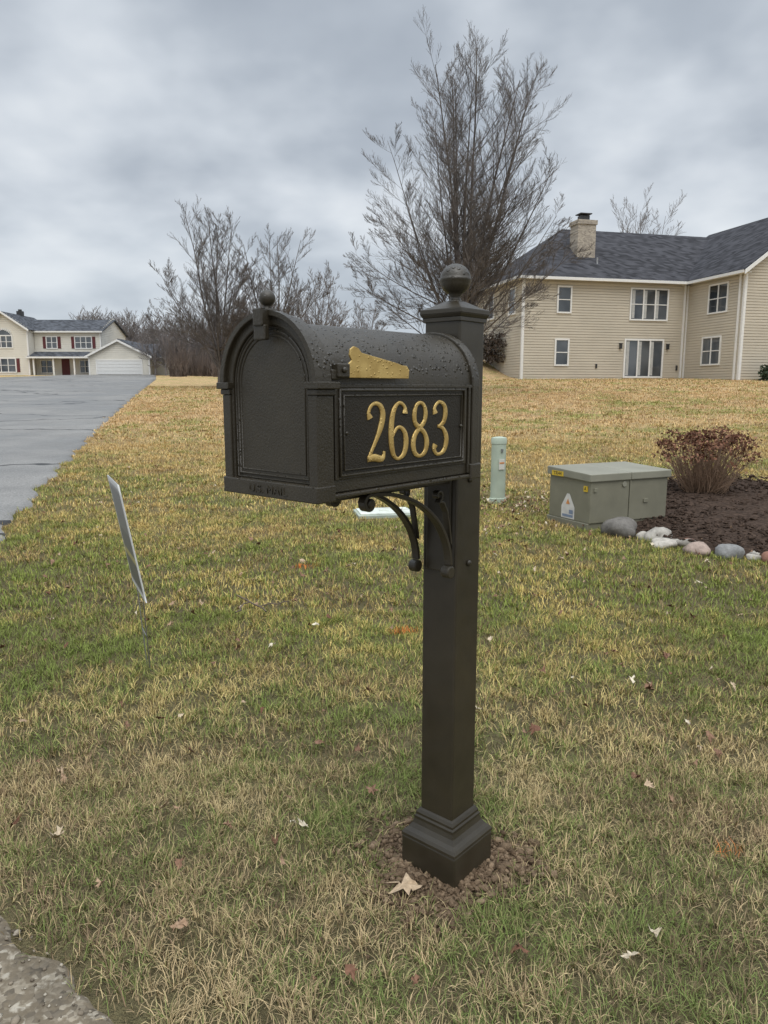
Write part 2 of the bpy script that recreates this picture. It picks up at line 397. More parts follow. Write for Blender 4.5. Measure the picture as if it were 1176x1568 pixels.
b=MB(); b.frustum(.0565,.0565,.13,1.565); b.obj('post',M_METS,mb,.006,seg=3)
DZ=-.03
b=MB(); b.frustum(.096,.096,-.06,.108+DZ); b.obj('base_skirt',M_METS,mb,.006,seg=3)
prof=[(.096,.108),(.0955,.116),(.090,.124),(.081,.133),(.073,.145),(.069,.158),(.069,.166),(.0655,.171),(.0655,.178),(.061,.186),(.0568,.191)]
b=MB()
for (w0,z0),(w1,z1) in zip(prof[:-1],prof[1:]): b.frustum(w0,w1,z0+DZ,z1+DZ)
b.obj('base_moulding',M_METS,mb)
b=MB(); b.frustum(.0605,.0605,1.545,1.556); b.frustum(.061,.066,1.556,1.565); b.frustum(.066,.066,1.565,1.577); b.frustum(.066,.05,1.577,1.583); b.frustum(.05,.02,1.583,1.600)
b.obj('post_cap',M_METS,mb,.0015)
b=MB(); pr=[(.021,1.592),(.022,1.600),(.015,1.604),(.013,1.612),(.018,1.617)]
pr+= [(.0405*math.cos(R(t)),1.6555+.0405*math.sin(R(t))) for t in range(-64,-3,8)]
pr+= [(.0418,1.6535),(.0418,1.6575)]
pr+= [(.0405*math.cos(R(t)),1.6555+.0405*math.sin(R(t))) for t in range(5,90,8)]+[(.001,1.696)]
b.loft(lathe(pr,40)); o=b.obj('ball_finial',M_MET,mb,smooth=True)
def arch(w,zs,zb,n=28,x=0):
    pts=[(x,-w,zb),(x,-w,zs)]
    pts+= [(x,-w*math.cos(math.pi*i/n),zs+w*math.sin(math.pi*i/n)) for i in range(1,n)]
    pts+= [(x,w,zs),(x,w,zb)]
    return pts
def archring(bld,wo,wi,zs,zb,x0,x1,zbi=None,n=28):
    zbi=zb if zbi is None else zbi
    o0,o1=arch(wo,zs,zb,n,x0),arch(wo,zs,zb,n,x1); i0,i1=arch(wi,zs,zbi,n,x0),arch(wi,zs,zbi,n,x1)
    k=len(bld.v); m=len(o0); bld.v+=o0+o1+i0+i1
    for j in range(m-1):
        bld.f+=[(k+j,k+j+1,k+m+j+1,k+m+j),(k+2*m+j,k+3*m+j,k+3*m+j+1,k+2*m+j+1),(k+j,k+2*m+j,k+2*m+j+1,k+j+1),(k+m+j,k+m+j+1,k+3*m+j+1,k+3*m+j)]
    for j in (0,m-1): bld.f.append((k+j,k+m+j,k+3*m+j,k+2*m+j))
ZS=1.382; ZB=1.165
b=MB(); b.loft([arch(.127,ZS,ZB,x=-.615),arch(.127,ZS,ZB,x=-.088)])
o=b.obj('box_body',M_MET,mb,.003)
o.data.shade_smooth(); o.data.set_sharp_from_angle(angle=R(30))
b=MB(); archring(b,.141,.118,ZS,ZB-.002,-.642,-.600); o=b.obj('front_rim',M_MET,mb,.003)
b=MB(); archring(b,.134,.110,ZS,ZB-.002,-.106,-.076); b.loft([arch(.128,ZS,ZB,x=-.0875),arch(.128,ZS,ZB,x=-.082)]); b.obj('rear_rim',M_MET,mb,.003)
b=MB()
k=28
for (wo,wi,x0,x1) in ((.149,.136,-.652,-.632),):
    o0=[(x0,-wo*math.cos(math.pi*i/k),ZS+wo*math.sin(math.pi*i/k)*.985) for i in range(k+1)]
    i0=[(x0,-wi*math.cos(math.pi*i/k),ZS+wi*math.sin(math.pi*i/k)) for i in range(k+1)]
    o1=[(x1,)+p[1:] for p in o0]; i1=[(x1,)+p[1:] for p in i0]
    b.loft([o0,o1,i1,i0,o0],cap=False,closed=False)
b.obj('door_hood',M_MET,mb,.002)
b=MB()
for s in (-1,1):
    b.box(-.655,-.595,min(s*.118,s*.158),max(s*.118,s*.158),ZS-.008,ZS+.006)
    b.box(-.650,-.600,min(s*.120,s*.150),max(s*.120,s*.150),ZS-.020,ZS-.008)
    b.box(-.648,-.603,min(s*.121,s*.146),max(s*.121,s*.146),1.172,ZS-.020)
b.obj('pilasters',M_MET,mb,.002)
b=MB(); b.box(-.652,-.600,-.148,.148,1.152,1.186); b.box(-.600,-.088,-.136,.136,1.155,1.1645); b.box(-.115,-.07,-.139,.139,1.152,1.19); b.obj('box_sill',M_MET,mb,.003)
b=MB(); b.loft([arch(.119,ZS,1.180,x=-.634),arch(.119,ZS,1.180,x=-.612)]); o=b.obj('door',M_MET,mb,.002)
for i,(w,zb,rd) in enumerate(((.108,1.196,.0032),(.099,1.205,.0022),(.116,1.188,.0024))):
    curve('door_bead_%d'%i,arch(w,ZS,zb,x=-.634),rd,M_MET,mb,cyclic=True)
b=MB(); b.box(-.668,-.628,-.014,.014,1.497,1.532); b.box(-.664,-.650,-.017,.017,1.470,1.500); b.obj('door_latch',M_MET,mb,.003)
b=MB(); pr=[(.011,1.525),(.012,1.532),(.007,1.536)]+[(.0165*math.cos(R(t)),1.5525+.0165*math.sin(R(t))) for t in range(-60,90,10)]+[(.0005,1.569)]
b.loft([[(x-.640,y,z) for x,y,z in r] for r in lathe(pr,24)]); b.obj('latch_ball',M_MET,mb,smooth=True)
MX=Matrix(((0,0,-1,0),(-1,0,0,0),(0,1,0,0),(0,0,0,1)))
text('us_mail_text','U.S. MAIL',.024,M_MET,mb,Matrix.Translation((-.652,0,1.168))@MX,.0022,1.25)
for s in (-1,1):
    b=MB(); b.box(-.585,-.128,min(s*.1275,s*.1315),max(s*.1275,s*.1315),1.192,1.380); b.obj('side_panel_%s'%('near' if s<0 else 'far'),M_MET,mb,.002)
    b=MB(); b.box(-.565,-.150,min(s*.1315,s*.1328),max(s*.1315,s*.1328),1.205,1.367); b.obj('number_field_%s'%('near' if s<0 else 'far'),M_PANEL,mb)
    for i,(gx,rd,yy_) in enumerate(((0,.004,.133),(.011,.0024,.1335))):
        x0,x1,z0,z1=-.572+gx,-.143-gx,1.200+gx,1.372-gx
        curve('panel_bead_%d%s'%(i,'n' if s<0 else 'f'),[(x0,s*yy_,z0),(x1,s*yy_,z0),(x1,s*yy_,z1),(x0,s*yy_,z1)],rd,M_MET,mb,cyclic=True)
b=MB(); b.box(-.603,-.594,-.1335,-.127,1.168,1.378); b.box(-.122,-.114,-.1335,-.127,1.168,1.378); b.box(-.60,-.09,-.1325,-.127,1.376,1.384); b.box(-.60,-.09,.127,.1325,1.376,1.384); b.obj('side_ribs',M_MET,mb,.0015)
def bolt(x,y,z,r=.006,h=.006,name='bolt'):
    b=MB(); rings=lathe([(r,0),(r,h*.5),(r*.7,h*.9),(.0003,h)],14)
    rings=[[(x+p[0],y-p[2],z+p[1]) for p in rr_] for rr_ in rings]
    b.loft(rings); b.obj(name,M_METS,mb,smooth=True)
bolt(-.157,-.133,1.286,.004); bolt(-.556,-.133,1.286,.004)
for z in (.905,1.135): bolt(.0,-.0565,z,.0085,.009)
# digits
def cr(pts,sub=6):
    P=np.array(pts,float); P=np.vstack([2*P[0]-P[1],P,2*P[-1]-P[-2]]); out=[]
    for i in range(1,len(P)-2):
        for k in range(sub):
            t=k/sub; a,b_,c,d=P[i-1],P[i],P[i+1],P[i+2]
            out.append(.5*((2*b_)+(-a+c)*t+(2*a-5*b_+4*c-d)*t*t+(-a+3*b_-3*c+d)*t**3))
    out.append(P[-2]); return np.array(out)
T_,K_=.55,1.1
DIG={'2':[[(.10,.74,1.2),(.07,.83,.7),(.13,.94,T_),(.25,.985,T_),(.38,.93,.9),(.43,.80,K_),(.39,.62,K_),(.28,.40,.8),(.15,.20,.6),(.06,.06,.6)],[(.04,.06,.9),(.2,.075,1.1),(.36,.045,1.0),(.44,.06,.8),(.47,.17,.5)]],
'6':[[(.42,.80,1.2),(.42,.90,.7),(.33,.975,T_),(.23,.975,T_),(.11,.85,.95),(.05,.62,K_),(.045,.35,K_),(.09,.13,.95),(.18,.03,T_),(.28,.02,T_),(.40,.10,.95),(.455,.28,K_),(.42,.46,.95),(.30,.56,T_),(.19,.54,T_),(.09,.42,T_)]],
'8':[[(.25,.53,.8),(.11,.62,.9),(.08,.78,.95),(.14,.93,.7),(.25,.98,T_),(.36,.93,.7),(.41,.79,.95),(.37,.64,.85),(.25,.53,.8),(.12,.43,.9),(.05,.27,K_),(.10,.09,.9),(.25,.02,T_),(.40,.09,.9),(.45,.26,K_),(.39,.42,.9),(.25,.53,.8)]],
'3':[[(.09,.78,1.2),(.07,.87,.7),(.15,.96,T_),(.25,.985,T_),(.38,.91,.9),(.41,.77,K_),(.36,.62,.9),(.24,.545,.55),(.17,.54,.5)],[(.19,.54,.5),(.33,.50,.7),(.43,.38,1.),(.45,.24,K_),(.39,.09,.9),(.26,.02,T_),(.14,.03,.6),(.07,.12,.9),(.10,.20,1.2)]]}
def digits(s,xc,pitch,hgt,z0,yplane,wid):
    n=len(s)
    for k,ch in enumerate(s):
        x0=xc+(k-(n-1)/2)*pitch-wid/2
        for q,st in enumerate(DIG[ch]):
            C=cr(st); pts=[(x0+p[0]/.5*wid,0,z0+p[1]*hgt) for p in C]
            o=curve('number_%d_%d'%(k,q),pts,.0076,M_GOLD,mb,[float(p[2]) for p in C],res=2)
            o.location=(0,yplane,0); o.scale=(1,.45,1)
digits('2683',-.352,.0755,.125,1.221,-.1335,.062)
fl=[(-.552,1.396),(-.362,1.396),(-.360,1.414),(-.368,1.423),(-.385,1.424),(-.40,1.428),(-.512,1.446),(-.522,1.455),(-.535,1.458),(-.545,1.452),(-.547,1.440),(-.541,1.430),(-.552,1.422)]
b=MB(); b.loft([[(x-.008,-.1455,z) for x,z in fl],[(x-.008,-.141,z) for x,z in fl]]); b.obj('flag',M_GOLD,mb,.0012)
b=MB(); b.box(-.590,-.556,-.1475,-.127,1.396,1.424); b.box(-.602,-.580,-.142,-.12,1.392,1.412); b.obj('flag_hinge',M_MET,mb,.003); bolt(-.574,-.1475,1.411,.006)
b=MB(); b.box(-.50,-.05,-.036,.036,1.128,1.154); b.box(-.063,-.0565,-.04,.04,.885,1.150); b.box(-.25,-.08,-.09,.09,1.146,1.1535); b.obj('support_arm',M_METS,mb,.004)
def strap(name,pts,y,w=.011,th=.0045):
    P=np.array(pts); T=np.gradient(P,axis=0); T/=np.linalg.norm(T,axis=1,keepdims=True); N=np.stack([-T[:,1],T[:,0]],1)
    A=P+N*th; B=P-N*th; bld=MB(); rings=[]
    for a_,b_ in zip(A,B): rings.append([(a_[0],y-w,a_[1]),(a_[0],y+w,a_[1]),(b_[0],y+w,b_[1]),(b_[0],y-w,b_[1])])
    bld.loft(rings); return bld.obj(name,M_METS,mb,.0015)
for s,nm in ((-1,'near'),(1,'far')):
    y=-.050 if s<0 else .060
    x0,z1,x1,z0=-.40,1.135,-.081,.905
    pts=[]
    for i in range(22):
        a=R(90+400*(1-i/21)); r_=.006+.014*(i/21)
        pts.append((x0+r_*math.cos(a),z1-.02+r_*math.sin(a)))
    for i in range(1,25):
        a=R(90-88*i/24); pts.append((x0+(x1-x0)*math.cos(a),z0+(z1-z0)*math.sin(a)))
    strap('bracket_arc_'+nm,pts,y)
    b=MB(); b.loft([[ (-.085+.017*math.cos(k_*math.pi/10),y-.013+yy2,.895+.017*math.sin(k_*math.pi/10)) for k_ in range(20)] for yy2 in (0,.026)]); b.obj('bracket_foot_'+nm,M_METS,mb,.004)
    b=MB(); b.loft([[ (x0+.011*math.cos(k_*math.pi/10),y-.014+yy2,z1-.02+.011*math.sin(k_*math.pi/10)) for k_ in range(20)] for yy2 in (0,.028)]); b.obj('scroll_boss_'+nm,M_METS,mb,.004)
    pts=[]
    for i in range(18):
        a=R(-90+330*(1-i/17)); r_=.005+.011*(i/17); pts.append((-.135+r_*math.cos(a),1.105+r_*math.sin(a)))
    pts+= [(-.115,1.085),(-.10,1.06),(-.09,1.02),(-.08,.97)]
    strap('bracket_inner_'+nm,pts,y,.009,.003)
# ------------------------------------------------------------------ fallen leaf litter
def leafmat():
    m,t=newmat('dry_leaf'); a=t.n('ShaderNodeAttribute',attribute_name='rnd'); pos=t.n('ShaderNodeNewGeometry').outputs['Position']
    c=t.ramp(a.outputs['Fac'],[(0,(.16,.075,.045)),(.4,(.27,.16,.10)),(.65,(.40,.27,.17)),(.85,(.55,.43,.29)),(1,(.72,.65,.50))])
    c=t.mix(1.0,c,t.ramp(t.noise(pos,90,3),[(.3,.7),(.7,1.1)]),'MULTIPLY')
    t.out(c,.7,spec=.2); return m
M_LEAF=leafmat()
LS=[(0,0),(.25,.12),(.55,.30),(.45,.42),(.8,.50),(.62,.62),(.9,.95),(.45,.80),(.30,1.05),(.12,.85),(0,1.35)]
def leaves(name,P,S,parent=None,flatness=.45,nar=1.0,val=None):
    out=LS+[(-x,y) for x,y in LS[::-1][1:-1]]
    base=np.array([(x*.75*nar,y-.6,0) for x,y in out]); k=len(base); n=len(P)
    base=np.vstack([[[0,0,0]],base]); k+=1
    V=np.repeat(base[None],n,0); cur=rng.uniform(-.9,1.1,n)[:,None]
    V[:,:,2]=cur*(V[:,:,0]**2)*1.6+rng.uniform(-.7,.7,n)[:,None]*V[:,:,1]**2+.15*rng.normal(0,.4,(n,k))
    V[:,:,0]*=rng.uniform(.35,1.05,n)[:,None]; V=V+rng.normal(0,.07,V.shape)
    tx,ty,az=rng.normal(0,flatness,n),rng.normal(0,flatness,n),rng.uniform(0,6.28,n)
    V=V*np.asarray(S)[:,None,None]
    z_=V[:,:,2]+V[:,:,0]*np.sin(tx)[:,None]+V[:,:,1]*np.sin(ty)[:,None]
    c,s=np.cos(az)[:,None],np.sin(az)[:,None]
    x=V[:,:,0]*c-V[:,:,1]*s; y=V[:,:,0]*s+V[:,:,1]*c
    V=np.stack([x,y,z_],-1)+np.asarray(P)[:,None,:]
    j=np.arange(1,k); tri=np.stack([np.zeros(k-1,int),j,np.roll(j,-1)],1)
    F=(tri[None]+(np.arange(n)*k)[:,None,None]).reshape(-1,3)
    rv=rng.random(n) if val is None else np.full(n,val)
    return fastmesh(name,V.reshape(-1,3),[F],M_LEAF,parent,{'rnd':np.repeat(rv,k)})
n=620; y=1.5+12*rng.random(n)**1.1; x=rng.uniform(-1,1,n)*(.56*y+.8)
k=(x>drive_x(y)+.1)&(street_d(x,y)<-.05)&(np.hypot(x-POST[0],y-POST[1])>.4); x,y=x[k],y[k]
x=np.concatenate([x,rng.normal(1.45,.35,260),rng.normal(1.0,.3,60),rng.uniform(2,5,60)]); y=np.concatenate([y,rng.normal(8.3,.55,260),rng.normal(7,.4,60),rng.uniform(5.6,9,60)])
leaves('fallen_leaves',np.stack([x,y,H(x,y)+.044],1),rng.uniform(.018,.042,len(x)))
leaves('curled_oak_leaf',[(.055,1.855,.018)],[.085],flatness=.35,nar=.65,val=.78)
M_TWIG=simple('twig_bark',(.12,.09,.07),.9)
def rp(p,q,n=6,j=.01):
    p=np.array(p);q=np.array(q); return [tuple(p+(q-p)*i/(n-1)+(rng.normal(0,j,3) if 0<i<n-1 else 0)) for i in range(n)]
tubes('fallen_twig',[(rp((-.98,4.75,.02),(-.72,4.35,.03)),[.005]*6),(rp((-.86,4.57,.025),(-.9,4.3,.04)),[.004]*6),(rp((-.8,4.48,.025),(-.6,4.5,.05)),[.0035]*6)],M_TWIG,None,5)
# ------------------------------------------------------------------ yard sign (standing almost edge-on)
ys=empty('yard_sign',(-1.195,3.57,0),0)
M_WIRE=simple('galvanised_wire',(.30,.30,.29),.4,.8)
def signm():
    m,t=newmat('sign_print'); a=t.n('ShaderNodeAttribute',attribute_name='v').outputs['Fac']; w_=t.n('ShaderNodeAttribute',attribute_name='u').outputs['Fac']
    c=t.ramp(a,[(0,(.32,.31,.28)),(.05,(.13,.13,.125)),(.30,(.42,.36,.16)),(.36,(.15,.15,.145)),(.55,(.20,.20,.195)),(.95,(.34,.34,.32))])
    [setattr(n.color_ramp,'interpolation','CONSTANT') for n in t.t.nodes if n.type=='VALTORGB']
    edge=t.math('GREATER_THAN',t.math('ABSOLUTE',t.math('SUBTRACT',w_,.5)),.44)
    t.out(t.mix(edge,c,(.60,.60,.58)),.45); return m
wd=np.array([math.cos(R(116)),math.sin(R(116)),0]); nv=np.array([wd[1],-wd[0],0])
Bc=np.array([-.023,-.01,.38]); Tc=np.array([-.115,-.03,.94]); V=[];vv=[];vu=[]
NU=9; st_=np.linspace(-1,1,NU)
for t_ in np.linspace(0,1,12):
    c=Bc+(Tc-Bc)*t_
    for q in st_: V.append(c+wd*q*.23-nv*.003); vv.append(t_); vu.append((q+1)/2)
    for q in st_[::-1]: V.append(c+wd*q*.23+nv*.003); vv.append(t_); vu.append((q+1)/2)
F=[]; K2=2*NU
for i in range(11):
    for j in range(K2): F.append([i*K2+j,i*K2+(j+1)%K2,(i+1)*K2+(j+1)%K2,(i+1)*K2+j])
for base_ in (0,11*K2):
    for j in range(NU-1): F.append([base_+j,base_+j+1,base_+K2-2-j,base_+K2-1-j])
fastmesh('panel',np.array(V),[np.array(F)],signm(),ys,{'v':vv,'u':vu})
pp=[]; ax=(Tc-Bc)
for dx in (-.10,.10):
    top=Bc+ax*.25+wd*dx+nv*.006; bt_=Bc+wd*dx+nv*.002; g=np.array([0,0,-.05])+wd*dx*.5
    pp.append(([tuple(top),tuple(bt_),tuple((bt_+g)/2),tuple(g)],[.003]*4))
m0=(Bc+np.array([0,0,-.05]))/2+wd*-.075; m1=m0+wd*.15; pp.append(([tuple(m0),tuple((m0+m1)/2),tuple(m1)],[.0025]*3))
tubes('wire_stake',pp,M_WIRE,ys,6)
# ------------------------------------------------------------------ utility pedestal
M_PED=simple('pedestal_plastic',(.40,.46,.37),.5,0,.12,4)
pd=empty('utility_pedestal',(1.33,8.55,h1(1.33,8.55)),R(20))
b=MB(); b.loft(lathe([(.098,-.05),(.098,.06),(.086,.065),(.084,.69),(.090,.695),(.090,.745),(.082,.765),(.04,.775),(.001,.777)],28)); o=b.obj('housing',M_PED,pd,smooth=True); o.data.set_sharp_from_angle(angle=R(35)); o.scale=(1.05,.85,1)
b=MB(); b.box(-.035,.035,-.083,-.074,.40,.52); b.obj('warning_label',simple('label_white',(.6,.58,.52),.5),pd,.002)
b=MB(); b.box(-.03,.03,-.0855,-.0835,.47,.485); b.obj('label_stripe',simple('label_orange',(.6,.22,.05),.5),pd)
b=MB(); b.box(-.012,.012,-.09,-.065,.60,.64); b.obj('hasp',M_WIRE,pd,.003)
# ------------------------------------------------------------------ transformer box
M_TR=simple('transformer_paint',(.20,.19,.138),.5,0,.16,3,.2,.002,60)
M_TR2=simple('transformer_lid_paint',(.24,.232,.18),.5,0,.12,3,.2,.002,60)
tr=empty('utility_transformer_box',(1.96,7.0,h1(2.2,7.0)-.02),math.atan2(.43,.9))
b=MB(); b.box(0.012,1.03,.012,.64,-.08,.09); b.obj('skirt',M_TR,tr,.006)
b=MB(); b.box(0.025,.512,.0,.62,.09,.545); b.box(.518,1.02,.0,.62,.09,.545); b.obj('cabinet',M_TR,tr,.008)
b=MB()
for x0,x1 in ((.0,.512),(.518,1.045)):
    b.loft([[(x0,-.022,.50),(x1,-.022,.50),(x1,.64,.52),(x0,.64,.52)],[(x0,-.022,.575),(x1,-.022,.575),(x1,.64,.602),(x0,.64,.602)]])
b.obj('lid',M_TR2,tr,.008)
b=MB(); b.box(.515,.53,-.006,.0,.1,.49); b.box(.70,.76,-.012,.0,.26,.30); b.box(.06,.10,-.012,0,.40,.44); b.obj('door_hardware',M_TR,tr,.003)
b=MB(); b.loft([[(.44+.028*math.cos(i*math.pi/8),y_,.46+.028*math.sin(i*math.pi/8)) for i in range(16)] for y_ in (-.012,.002)]); b.obj('lock_cover',M_TR2,tr,.003)
M_YEL=simple('label_yellow',(.62,.42,.03),.5); M_WH=simple('label_paper',(.62,.60,.56),.5); M_BLK=simple('label_ink',(.02,.02,.02),.6); M_BLU=simple('label_blue',(.20,.25,.34),.5); M_OR=simple('label_warning',(.60,.25,.08),.5)
M_LEFT=MX
def TL(x,y,z): return Matrix.Translation((x,y,z))
b=MB(); b.box(-.003,.0,.38,.56,.515,.565); b.box(.013,.025,.04,.09,.40,.455); b.obj('id_label',M_YEL,tr)
text('id_text','TR44',.05,M_BLK,tr,TL(-.0035,.47,.540)@M_LEFT,.0005,1.2)
text('id_text_side','A',.05,M_BLK,tr,TL(.0125,.065,.427)@M_LEFT,.0005)
b=MB(); b.poly([(.022,.22,.10),(.022,.42,.10),(.022,.42,.22),(.022,.34,.35),(.022,.30,.35),(.022,.22,.22)]); b.obj('warning_label',M_WH,tr)
b=MB(); b.poly([(.019,.24,.115),(.019,.40,.115),(.019,.40,.14),(.019,.24,.14)]); b.poly([(.019,.24,.15),(.019,.30,.15),(.019,.30,.19),(.019,.24,.19)]); b.obj('warning_label_blue',M_BLU,tr)
b=MB(); b.poly([(.019,.29,.245),(.019,.35,.245),(.019,.32,.30)]); b.obj('warning_label_triangle',M_OR,tr)
# ------------------------------------------------------------------ utility cover in lawn
cv=empty('utility_access_cover',(0,7.9,h1(0,7.9)),R(10))
b=MB(); b.box(-.31,.31,-.22,.22,-.02,.03); b.obj('frame',simple('cover_frame',(.34,.38,.32),.6),cv,.01)
b=MB(); b.box(-.28,.28,-.19,.19,.03,.042); b.box(-.05,.05,-.02,.02,.042,.048); b.obj('lid',simple('cover_lid',(.60,.63,.56),.6,0,.25,6),cv,.006)
# ------------------------------------------------------------------ mulch bed + rocks + hydrangea
bed=empty('mulch_bed')
M_MUL=simple('mulch',(.055,.037,.027),.95,0,.6,25,.8,.02,40,spec=.1)
cx,cy=4.1,7.7; nb=len(BED); P0=np.array(BED+[BED[0]]); t_=np.linspace(0,nb,97)[:-1]
bxp=np.interp(t_,range(nb+1),P0[:,0]); byp=np.interp(t_,range(nb+1),P0[:,1]); fr=np.linspace(0,1,16)
X=cx+(bxp-cx)*fr[:,None]; Y=cy+(byp-cy)*fr[:,None]; Z=H(X,Y)+.012+.06*(1-fr[:,None]**3)+.012*np.sin(X*9)*np.sin(Y*11)
idx=np.arange(X.size).reshape(X.shape); nx=np.roll(idx,-1,1)
fastmesh('mulch',np.stack([X,Y,Z],-1).reshape(-1,3),[np.stack([idx[:-1],idx[1:],nx[1:],nx[:-1]],-1).reshape(-1,4)],M_MUL,bed,smooth=True)
n=6500; x=rng.uniform(2.2,6.2,n); y=rng.uniform(5.5,10.3,n); k=inpoly(x,y,BED); x,y=x[k],y[k]
S=rng.uniform(.008,.03,len(x)); lumps('mulch_chips',np.stack([x,y,H(x,y)+.068],1),S,M_MUL,bed,1,.4,.3,aniso=(.3,1.4))
def rockm():
    m,t=newmat('fieldstone'); isl=t.n('ShaderNodeAttribute',attribute_name='tone').outputs['Fac']; pos=t.n('ShaderNodeNewGeometry').outputs['Position']
    c=t.ramp(isl,[(0,(.14,.13,.12)),(.25,(.24,.22,.19)),(.5,(.42,.39,.34)),(.7,(.24,.24,.235)),(.8,(.30,.155,.105)),(.9,(.32,.17,.12)),(1,(.50,.46,.40))])
    c=t.mix(.7,c,t.ramp(t.noise(pos,14,6,.75),[(.3,.35),(.65,1.1)]),'MULTIPLY')
    t.out(c,.85,0,t.noise(pos,30,5,.6),.7,.012,spec=.2); return m
M_ROCK=rockm()
rk=[(2.25,6.86,.17,.1),(2.50,6.60,.115,.5),(2.47,6.37,.105,1),(2.66,6.36,.08,.3),(2.66,6.12,.10,.95),(2.86,6.00,.13,.68),(3.03,5.90,.06,.5),(3.13,5.78,.10,.88),(3.34,5.64,.12,1),(3.57,5.58,.10,.3),(3.80,5.52,.125,.5),(4.06,5.48,.115,.7),(4.32,5.50,.12,.2),(4.6,5.54,.11,.9),(4.9,5.61,.12,.5),(2.74,6.52,.05,.9),(2.60,6.48,.055,.5),(2.92,6.18,.055,.2),(3.10,6.02,.05,.5),(2.38,6.70,.06,.5)]
lumps('border_rocks',[(x,y,h1(x,y)+s*.25) for x,y,s,_ in rk],[s for _,_,s,_ in rk],M_ROCK,None,3,.62,.2,smooth=True,aniso=(.8,1.25),attrs={'tone':[q[3] for q in rk]})
hy=empty('hydrangea_bush',(3.92,9.0,h1(3.92,9)+.05))
stems=[];heads=[]
for i in range(120):
    a=random.uniform(0,6.28); rr_=.62*math.sqrt(random.random()); top=(rr_*math.cos(a),rr_*math.sin(a)*.85,.34+.36*math.sqrt(max(0,1-(rr_/.70)**2))+random.uniform(-.16,.10))
    b0=(top[0]*.3+random.uniform(-.07,.07),top[1]*.3+random.uniform(-.07,.07),-.03)
    stems.append((rp(b0,top,5,.02),[.006,.005,.0045,.004,.003])); heads.append(top)
    for _ in range(2):
        q=(top[0]*.8+random.uniform(-.16,.16),top[1]*.8+random.uniform(-.16,.16),top[2]*random.uniform(.5,.95)); stems.append((rp(b0,q,5,.03),[.005,.004,.004,.003,.002]))
tubes('stems',stems,simple('dry_stem',(.26,.17,.11),.85),hy,4)
V=[];F=[]
for hx,hy_,hz in heads:
    sp_=random.uniform(.03,.06)
    for j in range(20):
        c=np.array([hx,hy_,hz])+rng.normal(0,1,3)*[sp_,sp_,sp_*.5]; a=rng.normal(0,1,3); a/=np.linalg.norm(a); b2=np.cross(a,rng.normal(0,1,3)); b2/=np.linalg.norm(b2); s=random.uniform(.012,.026)
        k=len(V); V+=[c-a*s,c+b2*s*.7,c+a*s,c-b2*s*.7]; F.append([k,k+1,k+2,k+3])
mh,t=newmat('dried_flower'); isl=t.n('ShaderNodeNewGeometry').outputs['Random Per Island']
t.out(t.ramp(isl,[(0,(.07,.032,.022)),(.5,(.16,.07,.04)),(1,(.30,.16,.10))]),.8,spec=.2)
fastmesh('flower_heads',np.array(V),[np.array(F)],mh,hy)
# ------------------------------------------------------------------ trees
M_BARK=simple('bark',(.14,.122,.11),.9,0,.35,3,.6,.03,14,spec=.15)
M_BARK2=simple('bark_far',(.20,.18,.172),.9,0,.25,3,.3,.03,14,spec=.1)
def nrm(v):
    l=math.sqrt(v[0]*v[0]+v[1]*v[1]+v[2]*v[2])+1e-12; return (v[0]/l,v[1]/l,v[2]/l)
ANG=(24,42)
def grow(out,p,d,L,r,lv,mx,cnt,wob,trop,rd,shr,rmin):
    ns=(9,7,5,3,3)[min(lv,4)]; pts=[p]; rad=[r]; q=p; dirs=[d]; tp=trop[min(lv,len(trop)-1)]; st=L/ns
    for i in range(ns):
        d=nrm((d[0]+rd.gauss(0,wob),d[1]+rd.gauss(0,wob),d[2]+rd.gauss(0,wob)+tp)); q=(q[0]+d[0]*st,q[1]+d[1]*st,q[2]+d[2]*st)
        pts.append(q); rad.append(max(rmin,r*(1-.84*(i+1)/ns))); dirs.append(d)
    out.append((pts,rad))
    if lv>=mx: return
    t0=.18 if lv==0 else .12
    n=max(2,int(round(cnt[lv]*(.7+.6*rd.random()))))
    for j in range(n):
        t=t0+(.98-t0)*(j+rd.random())/n; f=t*ns; i=min(int(f),ns-1); fr=f-i
        pp=tuple(pts[i][k]*(1-fr)+pts[i+1][k]*fr for k in range(3)); dd=dirs[i+1]
        a=(rd.gauss(0,1),rd.gauss(0,1),rd.gauss(0,1)); dt=a[0]*dd[0]+a[1]*dd[1]+a[2]*dd[2]; a=nrm((a[0]-dd[0]*dt,a[1]-dd[1]*dt,a[2]-dd[2]*dt))
        if lv>0 and a[2]<-.1 and rd.random()<.7: a=(a[0],a[1],-a[2])
        ang=R(rd.uniform(*ANG)+(8 if lv==0 else 0)); ca,sa=math.cos(ang),math.sin(ang); nd=nrm((dd[0]*ca+a[0]*sa,dd[1]*ca+a[1]*sa,dd[2]*ca+a[2]*sa))
        cl=L*shr[lv]*(1.10-.62*t)*rd.uniform(.7,1.2); c_r=max(rmin,min(rad[i]*.42,r*.34))
        grow(out,pp,nd,cl,c_r,lv+1,mx,cnt,wob,trop,rd,shr,rmin)
